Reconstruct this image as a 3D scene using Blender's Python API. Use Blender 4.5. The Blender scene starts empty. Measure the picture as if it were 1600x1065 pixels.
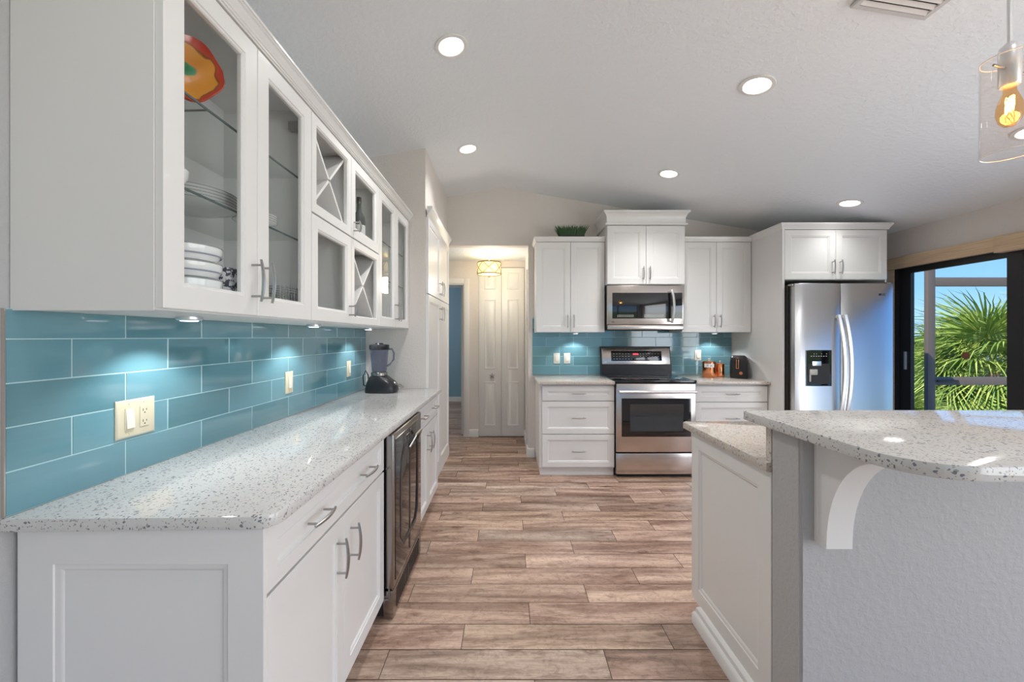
import bpy, bmesh, math, random
from mathutils import Vector, Matrix
PI = math.pi
S = bpy.context.scene
C = S.collection

# ------------------------------------------------------------------ camera, world, lights, exposure
cam_d = bpy.data.cameras.new('camera'); cam = bpy.data.objects.new('camera', cam_d); C.objects.link(cam)
cam.location = (0, 0, 1.34); cam.rotation_euler = (PI/2, 0, 0)
cam_d.sensor_width = 36; cam_d.lens = 36*630/1600; cam_d.shift_x = 5/1600; cam_d.shift_y = -6.5/1600
cam_d.clip_start = 0.02; cam_d.clip_end = 300
S.camera = cam
S.view_settings.view_transform = 'Standard'; S.view_settings.look = 'None'
S.view_settings.gamma = 1; S.view_settings.exposure = 0.60; S.view_settings.use_curve_mapping = False
try:
    S.cycles.use_denoising = True; S.cycles.max_bounces = 10; S.cycles.diffuse_bounces = 6
    S.cycles.glossy_bounces = 6; S.cycles.transparent_max_bounces = 24; S.cycles.sample_clamp_indirect = 6
except Exception: pass

w = bpy.data.worlds.new('world'); S.world = w; w.use_nodes = True
nt = w.node_tree; nt.nodes.clear()
def wn(t): return nt.nodes.new(t)
wo = wn('ShaderNodeOutputWorld'); bg = wn('ShaderNodeBackground'); bg.inputs[1].default_value = 1.0
tc = wn('ShaderNodeTexCoord'); sx = wn('ShaderNodeSeparateXYZ'); cr = wn('ShaderNodeValToRGB')
nt.links.new(tc.outputs['Generated'], sx.inputs[0]); nt.links.new(sx.outputs[2], cr.inputs[0])
e = cr.color_ramp.elements
e[0].position = 0.0; e[0].color = (.42, .66, .93, 1); e[1].position = .7; e[1].color = (.06, .2, .66, 1)
x = e.new(.08); x.color = (.25, .50, .84, 1); x = e.new(.25); x.color = (.15, .36, .78, 1)
ns = wn('ShaderNodeTexNoise'); ns.inputs['Scale'].default_value = 2.2; ns.inputs['Detail'].default_value = 6
mpw = wn('ShaderNodeMapping'); mpw.inputs['Scale'].default_value = (1, 1, 4)
nt.links.new(tc.outputs['Generated'], mpw.inputs[0]); nt.links.new(mpw.outputs[0], ns.inputs[0])
cr2 = wn('ShaderNodeValToRGB'); cr2.color_ramp.elements[0].position = .57; cr2.color_ramp.elements[1].position = .8
mx = wn('ShaderNodeMixRGB'); mx.inputs[2].default_value = (.85, .9, 1, 1)
nt.links.new(ns.outputs[0], cr2.inputs[0]); nt.links.new(cr2.outputs[0], mx.inputs[0])
nt.links.new(cr.outputs[0], mx.inputs[1]); nt.links.new(mx.outputs[0], bg.inputs[0]); nt.links.new(bg.outputs[0], wo.inputs[0])

def light(name, kind, loc, energy, color=(1, 1, 1), **kw):
    d = bpy.data.lights.new(name, kind); d.energy = energy; d.color = color
    for k, v in kw.items():
        if k not in ('rot',): setattr(d, k, v)
    o = bpy.data.objects.new(name, d); o.location = loc
    if 'rot' in kw: o.rotation_euler = kw['rot']
    C.objects.link(o); return o
SUN = light('sun', 'SUN', (-10, -5, 12), 4.2, (1, .95, .86), angle=.01)
SUN.rotation_euler = Vector((-.75, -.45, .75)).to_track_quat('Z', 'Y').to_euler()
# added area lamps, fill for daylight from glass doors behind and beside the camera
DAY = (.975, .98, 1)
light('daylight_fill_rear', 'AREA', (1.2, -3.86, 1.25), 34, DAY, shape='RECTANGLE', size=4.2, size_y=2.1, rot=(PI/2, 0, PI))
light('daylight_fill_side', 'AREA', (3.68, -1.6, 1.15), 62, DAY, shape='RECTANGLE', size=3.0, size_y=2.0, rot=(PI/2, 0, PI/2))

light('daylight_fill_slider', 'AREA', (3.70, 1.12, 1.05), 24, DAY, shape='RECTANGLE', size=1.45, size_y=1.7, rot=(PI/2, 0, PI/2))  # added lamp inside the glass door, brightens the left side
# ------------------------------------------------------------------ materials
def mat(name, col=(.8, .8, .8), rough=.5, metal=0, coat=0, spec=None, emit=None, estr=0):
    m = bpy.data.materials.new(name); m.use_nodes = True
    b = m.node_tree.nodes['Principled BSDF']
    b.inputs['Base Color'].default_value = (*col, 1); b.inputs['Roughness'].default_value = rough
    b.inputs['Metallic'].default_value = metal; b.inputs['Coat Weight'].default_value = coat
    if spec is not None: b.inputs['Specular IOR Level'].default_value = spec
    if emit: b.inputs['Emission Color'].default_value = (*emit, 1); b.inputs['Emission Strength'].default_value = estr
    return m
def N(m, t, **kw):
    n = m.node_tree.nodes.new(t)
    for k, v in kw.items():
        if k in n.inputs: n.inputs[k].default_value = v
        else: setattr(n, k, v)
    return n
def L(m, a, b): m.node_tree.links.new(a, b)
def bsdf(m): return m.node_tree.nodes['Principled BSDF']
def ramp(m, stops):
    n = N(m, 'ShaderNodeValToRGB'); el = n.color_ramp.elements
    el[0].position, el[0].color = stops[0][0], (*stops[0][1], 1); el[1].position, el[1].color = stops[-1][0], (*stops[-1][1], 1)
    for p, c in stops[1:-1]:
        q = el.new(p); q.color = (*c, 1)
    return n
def bump(m, h, strength, dist):
    b = N(m, 'ShaderNodeBump', Strength=strength, Distance=dist); L(m, h, b.inputs['Height']); L(m, b.outputs[0], bsdf(m).inputs['Normal'])
def coords(m, scale=(1, 1, 1)):
    t = N(m, 'ShaderNodeNewGeometry'); mp = N(m, 'ShaderNodeMapping', Scale=scale); L(m, t.outputs['Position'], mp.inputs[0]); return mp.outputs[0]

def painted_wall(name, col, sc=70, st=.35, d=.004):
    m = mat(name, col, .62); n = N(m, 'ShaderNodeTexNoise', Scale=sc, Detail=3.0, Roughness=.55)
    L(m, coords(m), n.inputs[0]); r = ramp(m, [(.42, (0, 0, 0)), (.62, (1, 1, 1))]); L(m, n.outputs[0], r.inputs[0]); bump(m, r.outputs[0], st, d); return m
M = {}
M['wall'] = painted_wall('greige_wall', (.69, .645, .605), 75, .3, .003)
M['wall_light'] = painted_wall('pale_textured_wall', (.44, .44, .44), 60, .25, .003)
M['ceil'] = painted_wall('textured_ceiling', (.80, .835, .86), 38, .34, .004)
M['blue_wall'] = mat('blue_wall', (.21, .35, .43), .7)
M['white'] = mat('white_cabinet_paint', (.755, .75, .735), .34, coat=.15)
M['inner'] = mat('cabinet_interior', (.70, .70, .69), .5)
M['trim'] = mat('white_trim_paint', (.74, .735, .71), .38)
M['ivory'] = mat('ivory_plastic', (.60, .545, .40), .35)
M['switch'] = mat('white_plastic', (.68, .66, .58), .3)
M['grout'] = mat('pale_grout', (.36, .54, .565), .8)
M['black'] = mat('black_plastic', (.012, .012, .014), .3)
M['blackglass'] = mat('black_glass', (.006, .006, .008), .06, coat=.4)
M['dark'] = mat('dark_gap', (.015, .014, .013), .6)
M['bronze'] = mat('dark_bronze_frame', (.020, .019, .019), .38, metal=.3)
M['grey_metal'] = mat('grey_aluminium', (.15, .115, .09), .55, metal=.1)
M['nickel'] = mat('brushed_nickel', (.42, .41, .40), .3, metal=1)
M['chrome'] = mat('pale_metal', (.80, .80, .81), .34, metal=1)
M['copper'] = mat('copper', (.86, .36, .17), .2, metal=1)
M['porcelain'] = mat('white_porcelain', (.86, .86, .85), .15, coat=.3)
M['porcelain_rim'] = mat('grey_rim', (.30, .30, .29), .25)
M['red_led'] = mat('red_display', (.2, 0, 0), .4, emit=(1, .05, .08), estr=1.2)
M['mark'] = mat('printed_marks', (.62, .62, .6), .5)
M['black_mark'] = mat('slot_black', (.03, .03, .03), .6)  # black of socket slots, logos and lettering
M['light_lens'] = mat('lit_lens', (1, 1, 1), .5, emit=(1, .98, .94), estr=7)
M['puck_lens'] = mat('lit_puck', (1, 1, 1), .5, emit=(.95, .98, 1), estr=1.6)
M['shade'] = mat('lit_drum_shade', (.9, .75, .4), .6, emit=(1, .78, .30), estr=.72)
M['gold'] = mat('brass_strap', (.32, .22, .10), .35, metal=.8)
M['filament'] = mat('filament', (1, .5, .1), .5, emit=(1, .50, .12), estr=22)
M['valance'] = mat('tan_woven_valance', (.66, .48, .31), .6)
M['bark'] = mat('palm_bark', (.13, .09, .06), .9)
M['grass_dark'] = mat('dark_grass', (.03, .085, .022), .55)
M['pot'] = mat('planter_black', (.03, .03, .03), .5)
M['bottle'] = mat('smoked_bottle', (.05, .06, .06), .1, coat=.4)
M['concrete'] = mat('lanai_concrete', (.55, .53, .5), .8)
M['water'] = mat('canal_water', (.12, .2, .24), .08)
M['brown'] = mat('brown_disc', (.16, .07, .03), .5)
M['silver'] = mat('silver_glint', (.8, .8, .82), .15, metal=1)
# subtle brushed variation on cabinet paint
m = M['white']; n = N(m, 'ShaderNodeTexNoise', Scale=1.0, Detail=2.0); L(m, coords(m, (160, 160, 8)), n.inputs[0]); bump(m, n.outputs[0], .06, .0008)
# valance weave
m = M['valance']; n = N(m, 'ShaderNodeTexNoise', Scale=1.0, Detail=3.0); L(m, coords(m, (3, 3, 260)), n.inputs[0])
r = ramp(m, [(.3, (.50, .35, .21)), (.7, (.76, .58, .39))]); L(m, n.outputs[0], r.inputs[0]); L(m, r.outputs[0], bsdf(m).inputs['Base Color'])
# stainless
def steel(name, col, rough, sc):
    m = mat(name, col, rough, metal=1); n = N(m, 'ShaderNodeTexNoise', Scale=1.0, Detail=2.0); L(m, coords(m, sc), n.inputs[0]); bump(m, n.outputs[0], .05, .0006); return m
M['steel'] = steel('stainless_steel', (.60, .545, .51), .24, (6, 6, 420))
M['fsteel'] = steel('fridge_steel', (.66, .66, .66), .33, (2, 2, 260))
M['steel_dark'] = steel('dark_stainless', (.36, .33, .31), .2, (6, 6, 300))
# glass tile
m = mat('teal_glass_tile', (.1, .3, .36), .06, coat=.6); M['tile'] = m
g = N(m, 'ShaderNodeNewGeometry'); r = ramp(m, [(0, (.092, .215, .25)), (.5, (.12, .265, .315)), (1, (.145, .305, .355))])
n = N(m, 'ShaderNodeTexNoise', Scale=1.0, Detail=2.0); L(m, coords(m, (2.5, 2.5, 45)), n.inputs[0])
mm = N(m, 'ShaderNodeMath', operation='MULTIPLY_ADD'); mm.inputs[1].default_value = .35; mm.inputs[2].default_value = -.17; L(m, n.outputs[0], mm.inputs[0])
ad = N(m, 'ShaderNodeMath', operation='ADD'); L(m, g.outputs['Random Per Island'], ad.inputs[0]); L(m, mm.outputs[0], ad.inputs[1])
L(m, ad.outputs[0], r.inputs[0]); L(m, r.outputs[0], bsdf(m).inputs['Base Color']); bsdf(m).inputs['Coat Roughness'].default_value = .04
# quartz
def quartz(name, base, chip, chip2, thr):
    m = mat(name, base, .075); co = coords(m)
    nz = N(m, 'ShaderNodeTexNoise', Scale=40.0, Detail=2.0); L(m, co, nz.inputs[0])
    add = N(m, 'ShaderNodeMixRGB', blend_type='ADD'); add.inputs[0].default_value = .02; L(m, co, add.inputs[1]); L(m, nz.outputs[1], add.inputs[2])
    col = None
    last = None
    for sc, c, t, w_ in ((125, chip, thr, .42), (200, chip2, thr+.04, .45), (90, (.58, .57, .56), .30, .5)):
        v = N(m, 'ShaderNodeTexVoronoi', Scale=float(sc)); L(m, add.outputs[0], v.inputs[0])
        s = N(m, 'ShaderNodeSeparateColor'); L(m, v.outputs['Color'], s.inputs[0])
        a = N(m, 'ShaderNodeMath', operation='LESS_THAN'); a.inputs[1].default_value = t; L(m, s.outputs[0], a.inputs[0])
        b = N(m, 'ShaderNodeMath', operation='LESS_THAN'); b.inputs[1].default_value = w_; L(m, v.outputs['Distance'], b.inputs[0])
        k = N(m, 'ShaderNodeMath', operation='MULTIPLY'); L(m, a.outputs[0], k.inputs[0]); L(m, b.outputs[0], k.inputs[1])
        x = N(m, 'ShaderNodeMixRGB'); L(m, k.outputs[0], x.inputs[0]); x.inputs[2].default_value = (*c, 1)
        if last is None: x.inputs[1].default_value = (*base, 1)
        else: L(m, last.outputs[0], x.inputs[1])
        last = x
    L(m, last.outputs[0], bsdf(m).inputs['Base Color']); return m
M['quartz'] = quartz('speckled_quartz', (.60, .595, .575), (.20, .20, .23), (.33, .31, .30), .19)
M['quartz_warm'] = quartz('warm_speckled_quartz', (.56, .50, .44), (.28, .23, .21), (.40, .34, .30), .18)
# wood plank floor
m = mat('wood_plank_tile', (.4, .3, .24), .38); M['plank'] = m
g = N(m, 'ShaderNodeNewGeometry')
base = ramp(m, [(0, (.32, .225, .175)), (.2, (.47, .335, .265)), (.45, (.53, .385, .31)), (.7, (.49, .36, .27)), (.88, (.42, .33, .275)), (1, (.56, .435, .355))])
L(m, g.outputs['Random Per Island'], base.inputs[0])
offs = N(m, 'ShaderNodeVectorMath', operation='SCALE'); cmb = N(m, 'ShaderNodeCombineXYZ')
L(m, g.outputs['Random Per Island'], cmb.inputs[0]); L(m, g.outputs['Random Per Island'], cmb.inputs[1]); L(m, cmb.outputs[0], offs.inputs[0]); offs.inputs['Scale'].default_value = 37
ap = N(m, 'ShaderNodeVectorMath', operation='ADD'); L(m, g.outputs['Position'], ap.inputs[0]); L(m, offs.outputs[0], ap.inputs[1])
def pn(scale, det=4.0, rough=.6, dist=0.0):
    mp = N(m, 'ShaderNodeMapping', Scale=scale); L(m, ap.outputs[0], mp.inputs[0])
    n = N(m, 'ShaderNodeTexNoise', Scale=1.0, Detail=det, Roughness=rough, Distortion=dist); L(m, mp.outputs[0], n.inputs[0]); return n
g1 = pn((1.3, 11, 1), 8, .70, .6); r1 = ramp(m, [(.30, (.40, .32, .29)), (.44, (.72, .66, .63)), (.53, (1.05, 1.02, 1.0)), (.68, (1.30, 1.32, 1.30))]); L(m, g1.outputs[0], r1.inputs[0])
g2 = pn((9, 150, 1), 4, .7, .3); r2 = ramp(m, [(.32, (.74, .71, .69)), (.5, (1.0, 1.0, 1.0)), (.7, (1.12, 1.12, 1.12))]); L(m, g2.outputs[0], r2.inputs[0])
g3 = pn((16, 22, 1), 6, .75, 1.8); r3 = ramp(m, [(.36, (.66, .60, .57)), (.50, (1, 1, 1)), (.66, (1.1, 1.1, 1.1))]); L(m, g3.outputs[0], r3.inputs[0])
k1 = N(m, 'ShaderNodeMixRGB', blend_type='MULTIPLY'); k1.inputs[0].default_value = 1; L(m, base.outputs[0], k1.inputs[1]); L(m, r1.outputs[0], k1.inputs[2])
k2 = N(m, 'ShaderNodeMixRGB', blend_type='MULTIPLY'); k2.inputs[0].default_value = 1; L(m, k1.outputs[0], k2.inputs[1]); L(m, r2.outputs[0], k2.inputs[2])
k3 = N(m, 'ShaderNodeMixRGB', blend_type='MULTIPLY'); k3.inputs[0].default_value = .8; L(m, k2.outputs[0], k3.inputs[1]); L(m, r3.outputs[0], k3.inputs[2])
mpv = N(m, 'ShaderNodeMapping', Scale=(3.2, 7.5, 1)); L(m, ap.outputs[0], mpv.inputs[0])
vk = N(m, 'ShaderNodeTexVoronoi', Scale=1.0); L(m, mpv.outputs[0], vk.inputs[0]); rk = ramp(m, [(.03, (.26, .18, .15)), (.06, (.8, .75, .72)), (.085, (.45, .37, .33)), (.16, (1, 1, 1))]); L(m, vk.outputs['Distance'], rk.inputs[0])
g5 = pn((.7, 7.5, 1), 3, .5, .3); r5 = ramp(m, [(.36, (.62, .55, .51)), (.52, (1, 1, 1)), (.7, (1.12, 1.14, 1.14))]); L(m, g5.outputs[0], r5.inputs[0])
k5 = N(m, 'ShaderNodeMixRGB', blend_type='MULTIPLY'); k5.inputs[0].default_value = .9; L(m, k3.outputs[0], k5.inputs[1]); L(m, r5.outputs[0], k5.inputs[2])
k4 = N(m, 'ShaderNodeMixRGB', blend_type='MULTIPLY'); k4.inputs[0].default_value = .9; L(m, k5.outputs[0], k4.inputs[1]); L(m, rk.outputs[0], k4.inputs[2])
L(m, k4.outputs[0], bsdf(m).inputs['Base Color']); bump(m, g2.outputs[0], .12, .002)
# glass: mostly clear, with a fresnel reflection
def clear(name, tint=(1, 1, 1), ior=1.45, rough=0.0, ref=1.0):
    m = bpy.data.materials.new(name); m.use_nodes = True; m.node_tree.nodes.clear()
    o = N(m, 'ShaderNodeOutputMaterial'); t = N(m, 'ShaderNodeBsdfTransparent', Color=(*tint, 1)); gl = N(m, 'ShaderNodeBsdfGlossy', Roughness=rough)
    f = N(m, 'ShaderNodeFresnel', IOR=ior); x = N(m, 'ShaderNodeMixShader')
    mu = N(m, 'ShaderNodeMath', operation='MULTIPLY'); mu.inputs[1].default_value = ref
    ge = N(m, 'ShaderNodeNewGeometry'); inv = N(m, 'ShaderNodeMath', operation='SUBTRACT'); inv.inputs[0].default_value = 1; L(m, ge.outputs['Backfacing'], inv.inputs[1]); f2 = N(m, 'ShaderNodeMath', operation='MULTIPLY'); L(m, f.outputs[0], f2.inputs[0]); L(m, inv.outputs[0], f2.inputs[1]); L(m, f2.outputs[0], mu.inputs[0])
    L(m, mu.outputs[0], x.inputs[0]); L(m, t.outputs[0], x.inputs[1]); L(m, gl.outputs[0], x.inputs[2]); L(m, x.outputs[0], o.inputs[0]); return m
M['glass'] = clear('clear_pane', (.97, .98, .98), 1.25)
M['shelf_glass'] = clear('glass_shelf', (.965, .98, .975), 1.3)
M['shelf_edge'] = mat('glass_shelf_edge', (.10, .13, .13), .1)
M['shade_glass'] = clear('pendant_glass', (.985, .965, .95), 1.5)
M['bulb_glass'] = clear('amber_bulb', (1, .78, .5), 1.5)
M['jar'] = clear('blender_jar', (.62, .64, .74), 1.5, .05)
M['window'] = clear('window_glass', (.97, .99, 1), 1.3)
# painted dish
m = mat('painted_pepper_dish', (.7, .1, .04), .18, coat=.5); M['dish'] = m
t = N(m, 'ShaderNodeTexCoord'); nz = N(m, 'ShaderNodeTexNoise', Scale=11.0, Detail=2.0); L(m, t.outputs['Object'], nz.inputs[0])
dl = N(m, 'ShaderNodeVectorMath', operation='LENGTH'); L(m, t.outputs['Object'], dl.inputs[0])
q = N(m, 'ShaderNodeMath', operation='MULTIPLY_ADD'); q.inputs[1].default_value = .09; L(m, nz.outputs[0], q.inputs[0]); L(m, dl.outputs['Value'], q.inputs[2])
r = ramp(m, [(.045, (.02, .18, .07)), (.066, (.04, .25, .1)), (.068, (.62, .22, .02)), (.122, (.68, .28, .03)), (.125, (.2, .06, .01)), (.128, (.50, .05, .015)), (.16, (.42, .03, .012))]); L(m, q.outputs[0], r.inputs[0]); L(m, r.outputs[0], bsdf(m).inputs['Base Color'])
# patterned cloth
m = mat('black_white_pattern', (.8, .8, .8), .7); M['pattern'] = m; v = N(m, 'ShaderNodeTexNoise', Scale=75.0, Detail=2.0); L(m, coords(m), v.inputs[0])
r = ramp(m, [(.46, (.06, .06, .09)), (.52, (.75, .75, .77))]); L(m, v.outputs[0], r.inputs[0]); L(m, r.outputs[0], bsdf(m).inputs['Base Color'])
# leaves
def leafmat(name, a, b):
    m = mat(name, a, .45); g = N(m, 'ShaderNodeNewGeometry'); r = ramp(m, [(0, a), (1, b)]); L(m, g.outputs['Random Per Island'], r.inputs[0]); L(m, r.outputs[0], bsdf(m).inputs['Base Color'])
    bsdf(m).inputs['Transmission Weight'].default_value = 0; bsdf(m).inputs['Subsurface Weight'].default_value = 0; return m
M['frond'] = leafmat('palm_frond', (.15, .27, .04), (.52, .58, .14))
M['shrub'] = leafmat('shrub_leaf', (.16, .26, .05), (.36, .44, .12))
M['hedge'] = leafmat('distant_green', (.10, .17, .045), (.22, .30, .09))
M['lawn'] = mat('lawn', (.16, .24, .07), .9)
m = M['lawn']; n = N(m, 'ShaderNodeTexNoise', Scale=3.0, Detail=6.0); L(m, coords(m), n.inputs[0]); r = ramp(m, [(.35, (.10, .17, .04)), (.65, (.30, .36, .12))]); L(m, n.outputs[0], r.inputs[0]); L(m, r.outputs[0], bsdf(m).inputs['Base Color'])

# ------------------------------------------------------------------ mesh helpers
def B(): return bmesh.new()
def box(bm, x0, x1, y0, y1, z0, z1):
    v = [bm.verts.new(p) for p in ((x0,y0,z0),(x1,y0,z0),(x1,y1,z0),(x0,y1,z0),(x0,y0,z1),(x1,y0,z1),(x1,y1,z1),(x0,y1,z1))]
    for f in ((0,3,2,1),(4,5,6,7),(0,1,5,4),(1,2,6,5),(2,3,7,6),(3,0,4,7)): bm.faces.new([v[i] for i in f])
    return v
def rbox(bm, x0, x1, y0, y1, z0, z1, r=.003, seg=2):
    b2 = B(); box(b2, x0, x1, y0, y1, z0, z1)
    bmesh.ops.bevel(b2, geom=b2.edges[:], offset=r, segments=seg, affect='EDGES', profile=.5)
    merge(bm, b2)
def merge(bm, b2, mx=None):
    if mx is not None: bmesh.ops.transform(b2, matrix=mx, verts=b2.verts[:])
    me = bpy.data.meshes.new('t'); b2.to_mesh(me); b2.free(); bm.from_mesh(me); bpy.data.meshes.remove(me)
def rings(bm, rs, close0=False, close1=False, loop=False):
    R_ = [[bm.verts.new(p) for p in r] for r in rs]; n = len(R_[0])
    pairs = list(zip(R_, R_[1:])) + ([(R_[-1], R_[0])] if loop else [])
    for a, b in pairs:
        for i in range(n): bm.faces.new((a[i], a[(i+1) % n], b[(i+1) % n], b[i]))
    if close0: bm.faces.new(R_[0][::-1])
    if close1: bm.faces.new(R_[-1])
def panel(bm, x0, x1, z0, z1, prof, opening=False, y=0, back=True):
    """rectangular rings: prof = (inset, depth) ; front faces -Y"""
    rs = [[(x0+i, y+d, z0+i), (x1-i, y+d, z0+i), (x1-i, y+d, z1-i), (x0+i, y+d, z1-i)] for i, d in prof]
    rings(bm, rs, close0=back and not opening, close1=not opening, loop=opening)
def lathe(bm, prof, c=(0, 0, 0), seg=24, axis='z', cap=True):
    rs = []
    for r, h in prof:
        ring = []
        for k in range(seg):
            a = 2*PI*k/seg
            p = (r*math.cos(a), r*math.sin(a), h) if axis == 'z' else ((r*math.cos(a), h, r*math.sin(a)) if axis == 'y' else (h, r*math.cos(a), r*math.sin(a)))
            ring.append((c[0]+p[0], c[1]+p[1], c[2]+p[2]))
        rs.append(ring)
    rings(bm, rs, close0=cap and prof[0][0] > 1e-4, close1=cap and prof[-1][0] > 1e-4)
def tube(bm, pts, r, seg=8, flat=1.0):
    pts = [Vector(p) for p in pts]; rs = []
    rr = r if isinstance(r, (list, tuple)) else [r]*len(pts)
    for i, p in enumerate(pts):
        d = (pts[min(i+1, len(pts)-1)]-pts[max(i-1, 0)]).normalized()
        up = Vector((0, 0, 1)) if abs(d.z) < .9 else Vector((1, 0, 0))
        a = d.cross(up).normalized(); b = d.cross(a).normalized()
        rs.append([tuple(p+a*rr[i]*math.cos(2*PI*k/seg)*flat+b*rr[i]*math.sin(2*PI*k/seg)) for k in range(seg)])
    rings(bm, rs, True, True)
def prism(bm, poly, a0, a1, plane='xy'):
    """extrude 2-D polygon; plane xy -> along z, xz -> along y, yz -> along x"""
    f = {'xy': lambda p, h: (p[0], p[1], h), 'xz': lambda p, h: (p[0], h, p[1]), 'yz': lambda p, h: (h, p[0], p[1])}[plane]
    rings(bm, [[f(p, a0) for p in poly], [f(p, a1) for p in poly]], True, True)
def sweep(bm, path, prof, closed=False):
    """path: plan points, profile (out, z) going up; out is to the right of travel"""
    P = [Vector((p[0], p[1])) for p in path]; n = len(P); rs = []
    for i in range(n):
        def nrm(a, b):
            d = (b-a).normalized(); return Vector((d.y, -d.x))
        n1 = nrm(P[i-1], P[i]) if i > 0 else None; n2 = nrm(P[i], P[i+1]) if i < n-1 else None
        if n1 is None: m_ = n2
        elif n2 is None: m_ = n1
        else:
            m_ = (n1+n2); m_ = m_/max(m_.dot(n1), .2)
        rs.append([(P[i].x+m_.x*o, P[i].y+m_.y*o, z) for o, z in prof])
    rings(bm, rs, True, True)
def shade(me, ang=35):
    for p in me.polygons: p.use_smooth = True
    try: me.set_sharp_from_angle(angle=math.radians(ang))
    except Exception: pass
def obj(name, bm, m, parent=None, loc=None, rot=None, mats=None, norm=True, ang=35, **props):
    if norm: bmesh.ops.recalc_face_normals(bm, faces=bm.faces[:])
    me = bpy.data.meshes.new(name); bm.to_mesh(me); bm.free(); shade(me, ang)
    for k in (mats or [m]): me.materials.append(M[k] if isinstance(k, str) else k)
    o = bpy.data.objects.new(name, me); C.objects.link(o)
    if parent: o.parent = parent
    if loc: o.location = loc
    if rot: o.rotation_euler = rot
    for k, v in props.items(): o[k] = v
    return o
def struct(name, bm, m, **kw): return obj(name, bm, m, kind='structure', **kw)
def thing(name, label, cat, loc=(0, 0, 0), rz=0, group=None):
    o = bpy.data.objects.new(name, None); C.objects.link(o); o.location = loc; o.rotation_euler = (0, 0, rz)
    o.empty_display_size = .1; o['label'] = label; o['category'] = cat
    if group: o['group'] = group
    return o
def tag(o, label, cat, group=None):
    o['label'] = label; o['category'] = cat
    if group: o['group'] = group
    return o
def tree_copy(o, loc=None, label=None, rz=None):
    def cp(q, par):
        c = q.copy(); C.objects.link(c); c.parent = par
        for ch in list(q.children): cp(ch, c)
        return c
    c = cp(o, None)
    if loc is not None: c.location = loc
    if label: c['label'] = label
    if rz is not None: c.rotation_euler = (0, 0, rz)
    return c
def text(name, s, size, m, parent, loc, rot, ext=.0004):
    cu = bpy.data.curves.new('t', 'FONT'); cu.body = s; cu.size = size; cu.extrude = ext; cu.align_x = 'CENTER'; cu.align_y = 'CENTER'
    o = bpy.data.objects.new('t', cu); C.objects.link(o); dg = bpy.context.evaluated_depsgraph_get()
    me = bpy.data.meshes.new_from_object(o.evaluated_get(dg)); C.objects.unlink(o); bpy.data.objects.remove(o)
    me.name = name; me.materials.clear(); me.materials.append(M[m]); r = bpy.data.objects.new(name, me); C.objects.link(r); r.parent = parent; r.location = loc; r.rotation_euler = rot; return r

SHK = [(0, .02), (0, .0015), (.0015, 0), (.055, 0), (.0565, .003), (.063, .0035), (.068, .009), (.069, .0095)]
def shaker(s):  # closed panel profile with stile width s
    return [(0, .02), (0, .0015), (.0015, 0), (s, 0), (s+.002, .0035), (s+.009, .004), (s+.015, .0095)]
def glassprof(s): return [(0, .02), (0, .0015), (.0015, 0), (s, 0), (s+.002, .003), (s+.008, .004), (s+.011, .008), (s+.011, .02)]
def handle(parent, x, z, vertical, length=.135, y=0, r=.0052):
    bm = B(); h = length/2; c = .37*length
    pts = []
    for k in range(9):
        t = -1+2*k/8; out = y-.030-.008*(1-t*t)
        pts.append((x, out, z+t*h) if vertical else (x+t*h, out, z))
    tube(bm, pts, [r*(.75+.35*(1-(abs(-1+2*k/8))**2)) for k in range(9)], 8)
    for s in (-1, 1):
        a = (x, y+.0, z+s*c) if vertical else (x+s*c, y+.0, z)
        tube(bm, [a, (a[0], y-.033, a[2])], .0038, 8)
    return obj('handle', bm, 'nickel', parent)
def door(parent, x0, x1, z0, z1, hx=None, hz=None, glass=False, s=.055, name='door', vert=True, hl=.135, handles=None, y=0):
    g = .0015
    bm = B(); panel(bm, x0+g, x1-g, z0+g, z1-g, glassprof(s) if glass else shaker(s), opening=glass, y=y)
    d = obj(name, bm, 'white', parent)
    if glass:
        b = B(); i = s+.012; box(b, x0+i-.006, x1-i+.006, y+.011, y+.014, z0+i-.006, z1-i+.006); obj('glass_pane', b, 'glass', d)
    for a, c in (handles or ([(hx, hz)] if hx is not None else [])): handle(d, a, c, vert, hl, y=y)
    return d

# ------------------------------------------------------------------ dimensions
XL, XR, YB = -1.187, 3.755, 4.50
RIDGE_X, RIDGE_Z, SL, SR = -.086, 3.004, .175, .1685
HX0, HX1, HZ = -.69, .217, 2.357      # hallway opening
def cz(x): return RIDGE_Z-(SL*(RIDGE_X-x) if x < RIDGE_X else SR*(x-RIDGE_X))

# floor of wood-look planks
bm = B(); W, LN, gp = .1525, .915, .0016
rnd = random.Random(4)
for k in range(-37, 52):
    y0 = 1.8815+(k-2)*W
    off = (.10+.305*(k-2)) % LN
    xa = -4.2 if y0 > 5.2 else XL-.1
    n0 = math.floor((xa-off)/LN)
    for j in range(n0, 12):
        a, b = max(off+j*LN, xa), min(off+(j+1)*LN, XR+.12)
        if b-a < .02: continue
        v = [bm.verts.new(p) for p in ((a+gp, y0+gp, 0), (b-gp, y0+gp, 0), (b-gp, y0+W-gp, 0), (a+gp, y0+W-gp, 0))]
        bm.faces.new(v)
fl = obj('floor', bm, 'plank', norm=False, kind='structure')
bm = B(); box(bm, -4.2, XR+.12, -4.1, 9.7, -.08, -.0025); obj('grout_bed', bm, mat('dark_grout', (.09, .065, .05), .9), fl)

# ceiling (vaulted) : solid slabs
bm = B(); y0, y1 = -4.1, YB+.1
pr = [(XL-.15, cz(XL-.15)), (RIDGE_X, RIDGE_Z), (XR+.15, cz(XR+.15)), (XR+.15, cz(XR+.15)+.15), (RIDGE_X, RIDGE_Z+.15), (XL-.15, cz(XL-.15)+.15)]
prism(bm, pr, y0, y1, 'xz'); struct('ceiling', bm, 'ceil')
bm = B(); box(bm, -4.2, .6, YB+.1, 9.7, HZ, HZ+.1); struct('ceiling_hall', bm, 'ceil')

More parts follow.
